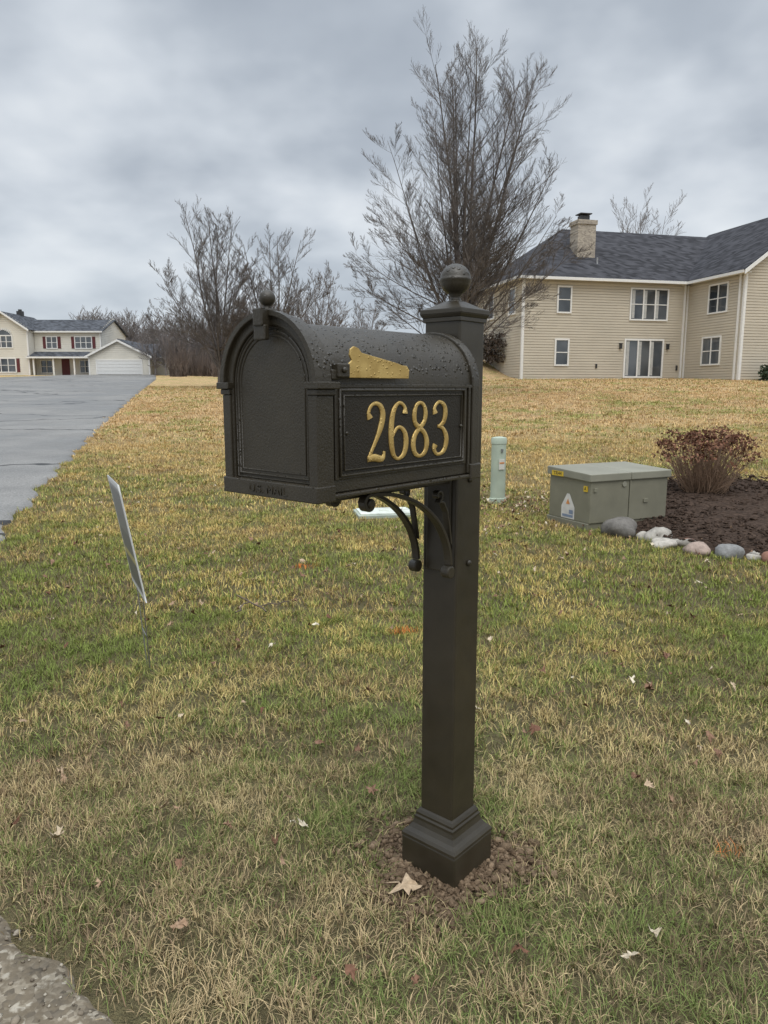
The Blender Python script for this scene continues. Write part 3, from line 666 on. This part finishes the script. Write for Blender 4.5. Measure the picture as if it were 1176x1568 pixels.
def tree(hh,seed,groups,cnt=(14,9,7),r0=.12,mx=3,trunk=1.3,shr=(.36,.46,.46),rmin=.005,wob=.03):
    """groups: list of (count, tilt_lo, tilt_hi, len_lo, len_hi, z_lo, z_hi, radius_factor)"""
    rd=random.Random(seed); out=[]
    out.append(([(0,0,-.3),(0,0,trunk*.5),(0,0,trunk+.3)],[r0*2.0,r0*1.7,r0*1.4]))
    for gi_,(c_,tl0,tl1,l0,l1,z0,z1,rf_) in enumerate(groups):
        for i in range(c_):
            a=2*math.pi*(i+.6*rd.random())/c_+gi_*.9; tl=R(rd.uniform(tl0,tl1)); d=(math.sin(tl)*math.cos(a),math.sin(tl)*math.sin(a),math.cos(tl))
            grow(out,(0,0,rd.uniform(z0,z1)),d,hh*rd.uniform(l0,l1),r0*rf_*rd.uniform(.8,1.1),0,mx,cnt,wob,(.012 if gi_<1 else .03,.03,.035,.03),rd,shr,rmin)
    return out
def place(polys,x,y,s=1,rz=0,rs=1.0):
    c,sn=math.cos(rz)*s,math.sin(rz)*s; z0=h1(x,y)
    return [([(x+p[0]*c-p[1]*sn,y+p[0]*sn+p[1]*c,z0+p[2]*s) for p in pts],[r*s*rs for r in rad]) for pts,rad in polys]
T1=tree(12.8,5,[(7,2,15,.80,.88,.9,1.5,.90),(9,20,36,.54,.70,1.0,2.4,.62),(12,48,74,.38,.50,1.3,3.6,.42)],(19,11,8),.11,3,1.3,(.32,.44,.45),.0040,.026)
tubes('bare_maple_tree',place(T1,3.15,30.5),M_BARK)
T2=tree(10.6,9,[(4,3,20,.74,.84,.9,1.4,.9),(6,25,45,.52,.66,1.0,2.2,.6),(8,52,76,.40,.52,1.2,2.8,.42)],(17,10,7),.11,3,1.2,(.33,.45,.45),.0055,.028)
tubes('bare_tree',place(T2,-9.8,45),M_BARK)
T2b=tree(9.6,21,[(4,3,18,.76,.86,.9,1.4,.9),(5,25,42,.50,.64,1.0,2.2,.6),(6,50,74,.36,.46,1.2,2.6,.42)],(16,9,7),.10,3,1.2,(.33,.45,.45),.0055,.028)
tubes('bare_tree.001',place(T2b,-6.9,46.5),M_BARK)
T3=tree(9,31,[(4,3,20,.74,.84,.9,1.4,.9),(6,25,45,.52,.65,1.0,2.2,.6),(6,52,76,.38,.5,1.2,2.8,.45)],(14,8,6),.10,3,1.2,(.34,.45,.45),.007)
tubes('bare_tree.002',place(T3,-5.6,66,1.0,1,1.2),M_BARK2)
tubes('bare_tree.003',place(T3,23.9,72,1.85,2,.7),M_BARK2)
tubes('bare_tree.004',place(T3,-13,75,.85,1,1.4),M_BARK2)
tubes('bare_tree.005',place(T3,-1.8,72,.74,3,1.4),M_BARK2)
small=[tree(8,50+i,[(4,3,20,.7,.82,.6,1.2,.95),(5,28,60,.42,.58,.8,2,.6)],(9,7),.09,2,1,(.38,.5),.018) for i in range(4)]
far=[]
rn=random.Random(3)
for i in range(46): far+=place(small[i%4],rn.uniform(-50,-34),rn.uniform(116,132),rn.uniform(.95,1.4),rn.uniform(0,6))
for i in range(44): far+=place(small[i%4],rn.uniform(-40,28),rn.uniform(100,130),rn.uniform(.6,.95),rn.uniform(0,6))
for i in range(60): far+=place(small[i%4],rn.uniform(-25,-9),rn.uniform(79,94),rn.uniform(.55,.95),rn.uniform(0,6))
for i in range(20): far+=place(small[i%4],rn.uniform(30,110),rn.uniform(100,130),rn.uniform(.7,1.0),rn.uniform(0,6))
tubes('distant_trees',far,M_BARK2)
M_BR=simple('brush_twigs',(.15,.118,.10),.9,0,.4,.6)
br=[]
cl_=[(rn.uniform(-21.4,-10.5),rn.uniform(74,81),rn.uniform(1.2,4.4)) for _ in range(46)]
for cx_,cy_,ch in cl_:
    for i in range(48):
        a=rn.uniform(0,6.28); sp_=rn.uniform(.1,.75)*ch*.45; z=h1(cx_,cy_)
        br.append((rp((cx_+rn.uniform(-.3,.3),cy_,z),(cx_+sp_*math.cos(a),cy_+sp_*math.sin(a),z+ch*rn.uniform(.5,1)),5,.09),[.032,.026,.02,.014,.010]))
for i in range(3600):
    x=rn.uniform(-60,60); y=rn.uniform(128,134); hh=rn.uniform(1.5,4.8); z=h1(x,y)
    br.append((rp((x,y,z),(x+rn.uniform(-1.8,1.8),y,z+hh),5,.14),[.09,.07,.05,.03,.02]))
tubes('brush_thicket',br,M_BR)
def conifer(bld,x,y,hh):
    z=h1(x,y)
    for k in range(260):
        t=rn.random()**.8; rr_=hh*.22*(1-t)+.1; a=rn.uniform(0,6.28); q=rr_*rn.uniform(.4,1)
        c=Vector((x+q*math.cos(a),y+q*math.sin(a),z+.3+t*hh*.97)); s=.35*(1.2-t)
        bld.poly([c+Vector((rn.uniform(-s,s),rn.uniform(-s,s),rn.uniform(-s,s*.6))) for _ in range(3)])
b=MB()
for x,y,hh in ((-34,112,7),(-32,113,6),(-30.5,112,6.5),(-28.5,115,5.4)): conifer(b,x,y,hh)
b.obj('distant_conifers',simple('conifer_needles',(.05,.07,.045),.9))
xx,yy2=np.meshgrid(np.linspace(-3,9.5,44),np.linspace(39,58,50)); BH=lambda x,y: 1.5*np.exp(-(((x-4.5)/3.4)**2+((y-49)/4.6)**2)**1.2)
gridmesh('grass_berm',xx,yy2,H(xx,yy2)+BH(xx,yy2)-.06,M_SOIL)
def shrub(name,x,y,w,hh,col,n=900,dz=0):
    V=[];F=[]; z=h1(x,y)+dz
    for i in range(n):
        a=rng.normal(0,1,3); a/=np.linalg.norm(a); r_=rng.uniform(.55,1.08)*(1+.12*math.sin(a[0]*7)+.1*math.sin(a[1]*9)); c=np.array([x,y,z+hh*.45])+a*r_*[w/2,w/2,hh*.52]
        if c[2]<z: c[2]=z+.05
        for _ in range(2):
            k=len(V); q=rng.normal(0,.07,(3,3)); V+=[c+q[0],c+q[1],c+q[2]]; F.append([k,k+1,k+2])
    fastmesh(name,np.array(V),[np.array(F)],simple(name+'_leaf',col,.85,0,.5,3),None)
shrub('evergreen_shrub',6.9,45.3,1.9,1.8,(.07,.052,.04),dz=.9); shrub('evergreen_shrub.001',5.9,46.0,1.5,1.4,(.07,.06,.045),dz=1.1); shrub('evergreen_shrub.002',20.6,39.5,1.4,.9,(.04,.06,.03))
# ------------------------------------------------------------------ houses
def sidingm(name,c):
    m,t=newmat(name); pos=t.n('ShaderNodeNewGeometry').outputs['Position']
    n=t.noise(pos,.7,4); t.out(t.ramp(n,[(.3,tuple(v*.92 for v in c)),(.7,tuple(min(1,v*1.04) for v in c))]),.6,0,t.noise(pos,50,2),.1,.002); return m
def shinglem(name,c):
    m,t=newmat(name); tc=t.n('ShaderNodeTexCoord').outputs['Object']
    sp=t.n('ShaderNodeSeparateXYZ'); t.l(tc,sp.inputs[0])
    row=t.math('FLOOR',t.math('DIVIDE',sp.outputs[2],.11)); xx=t.math('FLOOR',t.math('DIVIDE',t.math('ADD',t.math('ADD',sp.outputs[0],sp.outputs[1]),t.math('MULTIPLY',row,.37)),.32))
    cb=t.n('ShaderNodeCombineXYZ'); t.l(row,cb.inputs[0]); t.l(xx,cb.inputs[1]); w=t.n('ShaderNodeTexWhiteNoise'); t.l(cb.outputs[0],w.inputs[0])
    col=t.ramp(w.outputs[0],[(0,tuple(v*.55 for v in c)),(1,tuple(v*1.5 for v in c))])
    fr_=t.math('FRACT',t.math('DIVIDE',sp.outputs[2],.11)); t.out(col,.9,0,fr_,.5,.02,spec=.2); return m
def glassm():
    m,t=newmat('window_glass'); pos=t.n('ShaderNodeNewGeometry').outputs['Position']
    t.out(t.ramp(t.noise(pos,.5,2),[(.35,(.02,.025,.03)),(.65,(.10,.11,.12))]),.06,0,None,spec=.9); return m
M_GLASS=glassm(); M_TRIM=simple('white_trim',(.74,.73,.70),.5,0,.05); M_CURT=simple('curtain',(.42,.42,.40),.8)
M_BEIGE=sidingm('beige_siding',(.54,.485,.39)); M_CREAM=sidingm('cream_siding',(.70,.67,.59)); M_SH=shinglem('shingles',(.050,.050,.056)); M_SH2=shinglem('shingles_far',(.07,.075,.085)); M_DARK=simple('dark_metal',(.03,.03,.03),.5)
def wallM(o,al,out_):
    al=Vector(al).normalized(); out_=Vector(out_).normalized()
    return Matrix(((al.x,out_.x,0,o[0]),(al.y,out_.y,0,o[1]),(0,0,1,o[2] if len(o)>2 else 0),(0,0,0,1)))
def siding(bld,M,x0,x1,z0,z1,gable=None,lap=.15,lip=.03,gap=.028):
    z=z0
    while z<z1-1e-4:
        zt=min(z+lap,z1); zm=max(z,zt-gap); a0,a1=x0,x1
        if gable:
            zc,zp=gable
            if z>zc:
                f=(z-zc)/(zp-zc); mid=(x0+x1)/2; a0=x0+(mid-x0)*f; a1=x1+(mid-x1)*f
                if a1-a0<.1: break
        bld.poly([(a0,lip,z),(a1,lip,z),(a1,lip*.8,zm),(a0,lip*.8,zm)],M); bld.poly([(a0,lip*.8,zm),(a1,lip*.8,zm),(a1,-.015,zm+.001),(a0,-.015,zm+.001)],M)
        bld.poly([(a0,-.015,zm),(a1,-.015,zm),(a1,-.015,zt),(a0,-.015,zt)],M); bld.poly([(a0,-.015,zt),(a1,-.015,zt),(a1,lip,zt),(a0,lip,zt)],M); z=zt
def window(T,G,M,x0,x1,z0,z1,cols=1,rails=(.5,),fw=.09,C=None):
    T.box(x0-fw,x0,.0,.085,z0-fw,z1+fw,M); T.box(x1,x1+fw,.0,.085,z0-fw,z1+fw,M); T.box(x0,x1,.0,.083,z1,z1+fw,M); T.box(x0,x1,.0,.09,z0-fw,z0,M)
    G.box(x0,x1,.032,.040,z0,z1,M)
    for c in range(1,cols):
        xc=x0+(x1-x0)*c/cols; T.box(xc-.04,xc+.04,.040,.075,z0,z1,M)
    for r_ in rails: T.box(x0,x1,.040,.062,z0+(z1-z0)*r_-.025,z0+(z1-z0)*r_+.025,M)
    if C is not None:
        w=(x1-x0)/cols
        for c in range(cols):
            C.box(x0+c*w+.05,x0+c*w+w*.3,.041,.044,z0+.05,z1-.05,M)
hb=empty('beige_house',(7.74,42.4,2.03),math.atan2(.24,.97))
S_=MB();T=MB();G=MB();C=MB()
E=5.32; PT=.73
Wm=wallM((0,0),(1,0),(0,-1)); Ww=wallM((10.5,0),(0,-1),(-1,0)); Wf=wallM((10.5,-4.7),(1,0),(0,-1)); Wl=wallM((0,0),(0,1),(-1,0))
siding(S_,Wm,.0,10.5,-.6,E); siding(S_,Ww,.0,4.7,-.6,E); siding(S_,Wf,0,9.5,-.6,E+3.5,(E,E+3.5)); siding(S_,Wl,0,9,-.6,E)
core=MB(); core.box(.03,20,.03,9,-.6,E-.02); core.box(10.53,20,-4.67,.02,-.6,E-.02); core.obj('wall_core',M_BEIGE,hb)
S_.obj('siding',M_BEIGE,hb)
T.box(-.03,.09,.0,.045,-.6,E,Wm); T.box(-.03,.09,.0,.045,-.6,E,Wl); T.box(-.03,.1,.0,.045,-.6,E,Wf); T.box(4.60,4.73,.0,.045,-.6,E,Ww); T.box(10.38,10.5,.0,.045,-.6,E,Wm)
window(T,G,Wm,2.12,2.85,3.62,4.95,1); window(T,G,Wm,2.08,2.80,.70,2.05,1)
window(T,G,Wm,6.72,9.05,3.32,4.98,3,(.5,),C=C)
window(T,G,Wm,6.5,8.9,.06,2.1,3,(),.1,C=C)
window(T,G,Ww,1.95,3.4,3.55,5.0,2,(.5,)); window(T,G,Ww,1.65,3.1,.72,2.15,2,(.5,))
window(T,G,Wl,1.0,1.8,3.6,4.95,1); window(T,G,Wl,4.2,5.0,3.6,4.95,1); window(T,G,Wl,4.2,5,.7,2.0,1)
window(T,G,Wf,3,6.5,.8,2.2,3,(.5,)); window(T,G,Wf,3,6.5,3.5,4.9,3,(.5,))
T.box(-.5,10.1,.36,.5,E-.02,E+.13,Wm); T.box(-.3,5.1,.38,.5,E-.02,E+.13,Ww); T.box(-.5,9.4,.36,.5,E-.02,E+.13,Wl)
T.box(10.15,10.25,.03,.11,-.3,E,Wm); T.box(4.35,4.45,.03,.11,-.3,E,Ww)
T.obj('trim',M_TRIM,hb,.004); G.obj('glass',M_GLASS,hb); C.obj('curtains',M_CURT,hb)
so=MB(); so.box(-.4,10.1,-.4,.0,E+.0,E+.04); so.box(-.4,.0,.0,9.4,E,E+.04); so.box(10.1,10.5,-5.1,-.4,E,E+.04); so.obj('soffit',simple('soffit_white',(.55,.54,.50),.7),hb)
rf=MB(); ev=E+.11; o_=.47; rz_=ev+PT*4.97
A=[(-o_,-o_,ev),(26,-o_,ev),(26,9+o_,ev),(-o_,9+o_,ev)]; r1=(4.5,4.5,rz_); r2=(21,4.5,rz_)
rf.poly([A[0],A[1],r2,r1]); rf.poly([A[1],A[2],r2]); rf.poly([A[2],A[3],r1,r2]); rf.poly([A[3],A[0],r1])
g0=(10.5-o_,-5.15,ev+.004);g1=(20.0+o_,-5.15,ev+.004);gp=(15.25,-5.15,ev+PT*5.22); gb=(15.25,4.9,ev+PT*5.22); l1=(10.5-o_,4.9,ev+.004); l2=(20+o_,4.9,ev+.004)
rf.poly([g0,gp,gb,l1]); rf.poly([g1,l2,gb,gp]); ro=rf.obj('roof',M_SH,hb)
sm=ro.modifiers.new('s','SOLIDIFY'); sm.thickness=.05; sm.offset=-1
rk_=MB()
for a0,a1 in ((g0,gp),(g1,gp)):
    a0=Vector(a0);a1=Vector(a1); dn=Vector((0,0,-.22)); rk_.loft([[a0+Vector((0,-.06,0)),a0+Vector((0,-.01,0)),a0+dn+Vector((0,-.01,0)),a0+dn+Vector((0,-.06,0))],[a1+Vector((0,-.06,0)),a1+Vector((0,-.01,0)),a1+dn+Vector((0,-.01,0)),a1+dn+Vector((0,-.06,0))]])
rk_.obj('rake_boards',M_TRIM,hb)
mc,t=newmat('chimney_stone'); pos=t.n('ShaderNodeTexCoord').outputs['Object']
mpn=t.n('ShaderNodeMapping'); mpn.inputs['Rotation'].default_value=(R(90),0,0); t.l(pos,mpn.inputs[0])
bt=t.n('ShaderNodeTexBrick'); bt.inputs['Scale'].default_value=4.2; bt.inputs['Color1'].default_value=(.50,.43,.33,1); bt.inputs['Color2'].default_value=(.24,.20,.16,1); bt.inputs['Mortar'].default_value=(.36,.33,.29,1); bt.inputs['Mortar Size'].default_value=.03; t.l(mpn.outputs[0],bt.inputs[0])
t.out(bt.outputs[0],.85)
b=MB(); b.box(4.0,5.15,1.55,2.5,5.6,8.95); b.box(3.94,5.21,1.49,2.56,8.75,9.0); b.obj('chimney',mc,hb,.01)
b=MB(); b.box(4.3,4.85,1.8,2.25,9.0,9.3); b.box(4.2,4.95,1.7,2.35,9.36,9.42); b.box(4.5,4.55,1.95,2.0,9.3,9.36); b.box(4.6,4.65,2.05,2.1,9.3,9.36); b.obj('chimney_cap',M_DARK,hb,.01)
b=MB()
for x in (6.15,9.25): b.box(x-.07,x+.07,.03,.16,1.62,1.90,Wm); b.box(x-.09,x+.09,.02,.18,1.90,1.94,Wm)
b.box(4.6,4.7,.03,.10,.5,.75,Wm); b.box(9.9,10.0,.03,.1,.4,.7,Wm); b.obj('wall_lanterns',M_DARK,hb,.01)
b=MB(); b.loft([[(x+5.0,y+1.0,z) for x,y,z in r_] for r_ in lathe([(.05,5.9),(.05,6.75),(.06,6.8),(.001,6.82)],12)]); b.obj('vent_pipe',simple('galv',(.4,.4,.4),.4,.5),hb)
hw=empty('white_house',(-44.5,85,h1(-36,85)-.0),R(0))
S_=MB();T=MB();G=MB();K=MB();GA=MB()
def W(x0,y0): return wallM((x0,y0),(1,0),(0,-1))
w1=W(0,-1.5); siding(S_,w1,0,5.2,-.4,6.6,(5.0,6.75),.2,.03); S_.box(0.03,5.17,-1.46,7,-.4,5.0)
siding(S_,W(5.2,0),0,7.5,-.4,4.85,None,.2,.03); S_.box(5.2,12.68,.03,8,-.4,4.83)
siding(S_,wallM((12.7,0),(0,1),(1,0)),0,8,-.4,6.6,(4.85,6.6),.2,.03)
w3=W(12.3,-3.0); siding(S_,w3,0,6.7,-.4,3.6,(2.1,3.6),.2,.03); S_.box(12.33,18.97,-2.96,5,-.4,2.1)
w4=W(19,-1.0); siding(S_,w4,0,3.6,-.4,2.0,None,.2,.03); S_.box(19,22.56,-.96,5,-.4,1.98)
S_.obj('siding',M_CREAM,hw)
rf=MB()
rf.poly([(-.3,-1.9,4.9),(2.6,-1.9,6.85),(2.6,6,6.85),(-.3,6,4.9)]); rf.poly([(5.5,-1.9,4.9),(2.6,-1.9,6.85),(2.6,6,6.85),(5.5,6,4.9)])
rf.poly([(3,-.35,4.8),(13.0,-.35,4.8),(13.0,4,6.45),(3,4,6.45)]); rf.poly([(3,8.35,4.8),(13.0,8.35,4.8),(13.0,4,6.45),(3,4,6.45)])
rf.poly([(12.0,-3.3,1.95),(15.65,-3.3,3.75),(15.65,4,3.75),(12.0,4,1.95)]); rf.poly([(19.3,-3.3,1.95),(15.65,-3.3,3.75),(15.65,4,3.75),(19.3,4,1.95)])
rf.poly([(15.65,-1.35,1.95),(22.9,-1.35,1.95),(22.4,2.5,3.6),(15.65,2.5,3.6)]); rf.poly([(22.9,-1.35,1.95),(22.9,6,1.95),(22.4,2.5,3.6)])
rf.poly([(5.0,-1.9,1.95),(12.4,-1.9,1.95),(12.4,0,2.6),(5.0,0,2.6)])
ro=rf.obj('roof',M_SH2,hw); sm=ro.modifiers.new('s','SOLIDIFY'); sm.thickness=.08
T.box(0,.15,0,.06,-.4,5.0,w1); T.box(5.05,5.2,0,.06,-.4,5,w1); T.box(7.35,7.5,0,.06,-.4,4.8,W(5.2,0)); T.box(0,.15,0,.06,-.4,2,w3); T.box(6.55,6.7,0,.06,-.4,2,w3); T.box(-.2,7.8,.3,.42,4.68,4.84,W(5.2,0)); T.box(-.2,7.4,1.85,1.95,1.8,1.98,W(5.2,0)); T.box(.3,3.9,.3,.4,1.85,1.97,w4)
def rake(bld,x0,z0,x1,z1,y):
    bld.loft([[(x0,y,z0),(x0,y-.06,z0),(x0,y-.06,z0-.22),(x0,y,z0-.22)],[(x1,y,z1),(x1,y-.06,z1),(x1,y-.06,z1-.22),(x1,y,z1-.22)]])
rake(T,-.3,4.9,2.6,6.85,-1.92); rake(T,5.5,4.9,2.6,6.85,-1.92); rake(T,12.0,1.95,15.65,3.75,-3.32); rake(T,19.3,1.95,15.65,3.75,-3.32)
for x in (0.4,2.6,4.9,7.0): T.box(x,x+.16,1.55,1.71,-.4,1.85,W(5.2,0))
window(T,G,w1,1.2,3.6,.35,1.75,3,(.5,),.12); window(T,G,w1,1.6,3.4,3.0,4.2,3,(.5,),.12)
ar=[(2.5+.9*math.cos(math.pi*i/12),.03,4.3+.6*math.sin(math.pi*i/12)) for i in range(13)]; G.poly([(a,.05,c) for a,_,c in ar],w1)
for i in range(12):
    a0,a1=ar[i],ar[i+1]; T.box(min(a0[0],a1[0])-.03,max(a0[0],a1[0])+.03,.03,.09,min(a0[2],a1[2])-.02,max(a0[2],a1[2])+.1,w1)
w2=W(5.2,0); window(T,G,w2,1.4,2.5,3.0,4.2,2,(.5,),.1); window(T,G,w2,4.6,6.4,3.0,4.2,3,(.5,),.1); window(T,G,w2,5.0,6.6,.3,1.6,3,(.5,),.1); window(T,G,w2,.6,1.8,.3,1.6,2,(.5,),.1)
for x in (.95,2.62,4.15,6.52): K.box(x,x+.34,.03,.07,2.95,4.25,w2)
for x in (.75,3.75): K.box(x,x+.34,.03,.07,.3,1.8,w1)
K.box(2.9,3.8,.03,.08,0,1.8,w2); K.obj('shutters',simple('maroon_shutter',(.10,.018,.02),.6),hw)
for k in range(4): GA.box(.95,5.75,.03,.07,.02+k*.36,.36+k*.36,w3)
T.box(.8,.95,0,.08,0,1.5,w3); T.box(5.75,5.9,0,.08,0,1.5,w3); T.box(.8,5.9,0,.08,1.48,1.62,w3)
GA.obj('garage_door',simple('garage_white',(.70,.70,.68),.5,0,.04),hw,.015); T.obj('trim',M_TRIM,hw); G.obj('glass',M_GLASS,hw)
b=MB(); b.box(2.2,2.8,2.5,3.1,6.0,7.3); b.box(2.35,2.65,2.65,2.95,7.3,7.5); b.obj('chimney',M_DARK,hw)
# ------------------------------------------------------------------ world, sun, camera
w=bpy.data.worlds.new('World'); scene.world=w; w.use_nodes=True
class Xw: pass
x_=Xw(); x_.node_tree=w.node_tree; t=NT(x_)
sky=t.n('ShaderNodeTexSky',sky_type='NISHITA'); sky.sun_disc=False; sky.sun_elevation=R(58); sky.sun_rotation=R(170); sky.air_density=1; sky.dust_density=4
tc=t.n('ShaderNodeTexCoord').outputs['Generated']; sep=t.n('ShaderNodeSeparateXYZ'); t.l(tc,sep.inputs[0])
zz=t.math('ADD',t.math('MAXIMUM',sep.outputs[2],0),.34)
cb=t.n('ShaderNodeCombineXYZ'); t.l(t.math('DIVIDE',sep.outputs[0],zz),cb.inputs[0]); t.l(t.math('DIVIDE',sep.outputs[1],zz),cb.inputs[1]); cb.inputs[2].default_value=1.9
n1=t.noise(cb.outputs[0],1.25,4,.5); n2=t.noise(cb.outputs[0],4.0,4,.5)
nn=t.math('ADD',t.math('MULTIPLY',n1,.78),t.math('MULTIPLY',n2,.22))
cl=t.ramp(nn,[(.36,(.34,.385,.45)),(.46,(.45,.50,.565)),(.53,(.62,.67,.73)),(.61,(.80,.84,.88))])
hz=t.math('MULTIPLY',t.math('SUBTRACT',.24,sep.outputs[2]),4.2,True)
cl=t.mix(t.math('MULTIPLY',hz,.65),cl,(.62,.69,.75))
zb=t.math('MULTIPLY',t.math('SUBTRACT',sep.outputs[2],.48),2.0,True)
mult=t.math('ADD',10.4,t.math('MULTIPLY',zb,24.0))
vc=t.n('ShaderNodeVectorMath',operation='SCALE'); t.l(cl,vc.inputs[0]); t.l(mult,vc.inputs['Scale'])
fin=t.mix(.95,sky.outputs[0],vc.outputs[0])
bg=t.n('ShaderNodeBackground'); bg.inputs[1].default_value=.1; t.l(fin,bg.inputs[0]); ow=t.n('ShaderNodeOutputWorld'); t.l(bg.outputs[0],ow.inputs[0])
sl=bpy.data.lights.new('sun','SUN'); sl.energy=1.5; sl.angle=R(50); sl.color=(1,.96,.90); so=bpy.data.objects.new('sun',sl); link(so)
el,az=R(58),R(170); dr=Vector((math.sin(az)*math.cos(el),math.cos(az)*math.cos(el),math.sin(el))); so.rotation_euler=dr.to_track_quat('Z','Y').to_euler(); so.location=dr*20
cd=bpy.data.cameras.new('camera'); cam=bpy.data.objects.new('camera',cd); link(cam); cam.location=(0,0,1.375); cam.rotation_euler=(R(90-9.5),0,0)
cd.sensor_fit='VERTICAL'; cd.sensor_height=36; cd.sensor_width=27; cd.lens=25.94; cd.clip_end=3000; cd.clip_start=.02
scene.camera=cam
scene.view_settings.view_transform='Standard'; scene.view_settings.look='None'; scene.view_settings.exposure=0
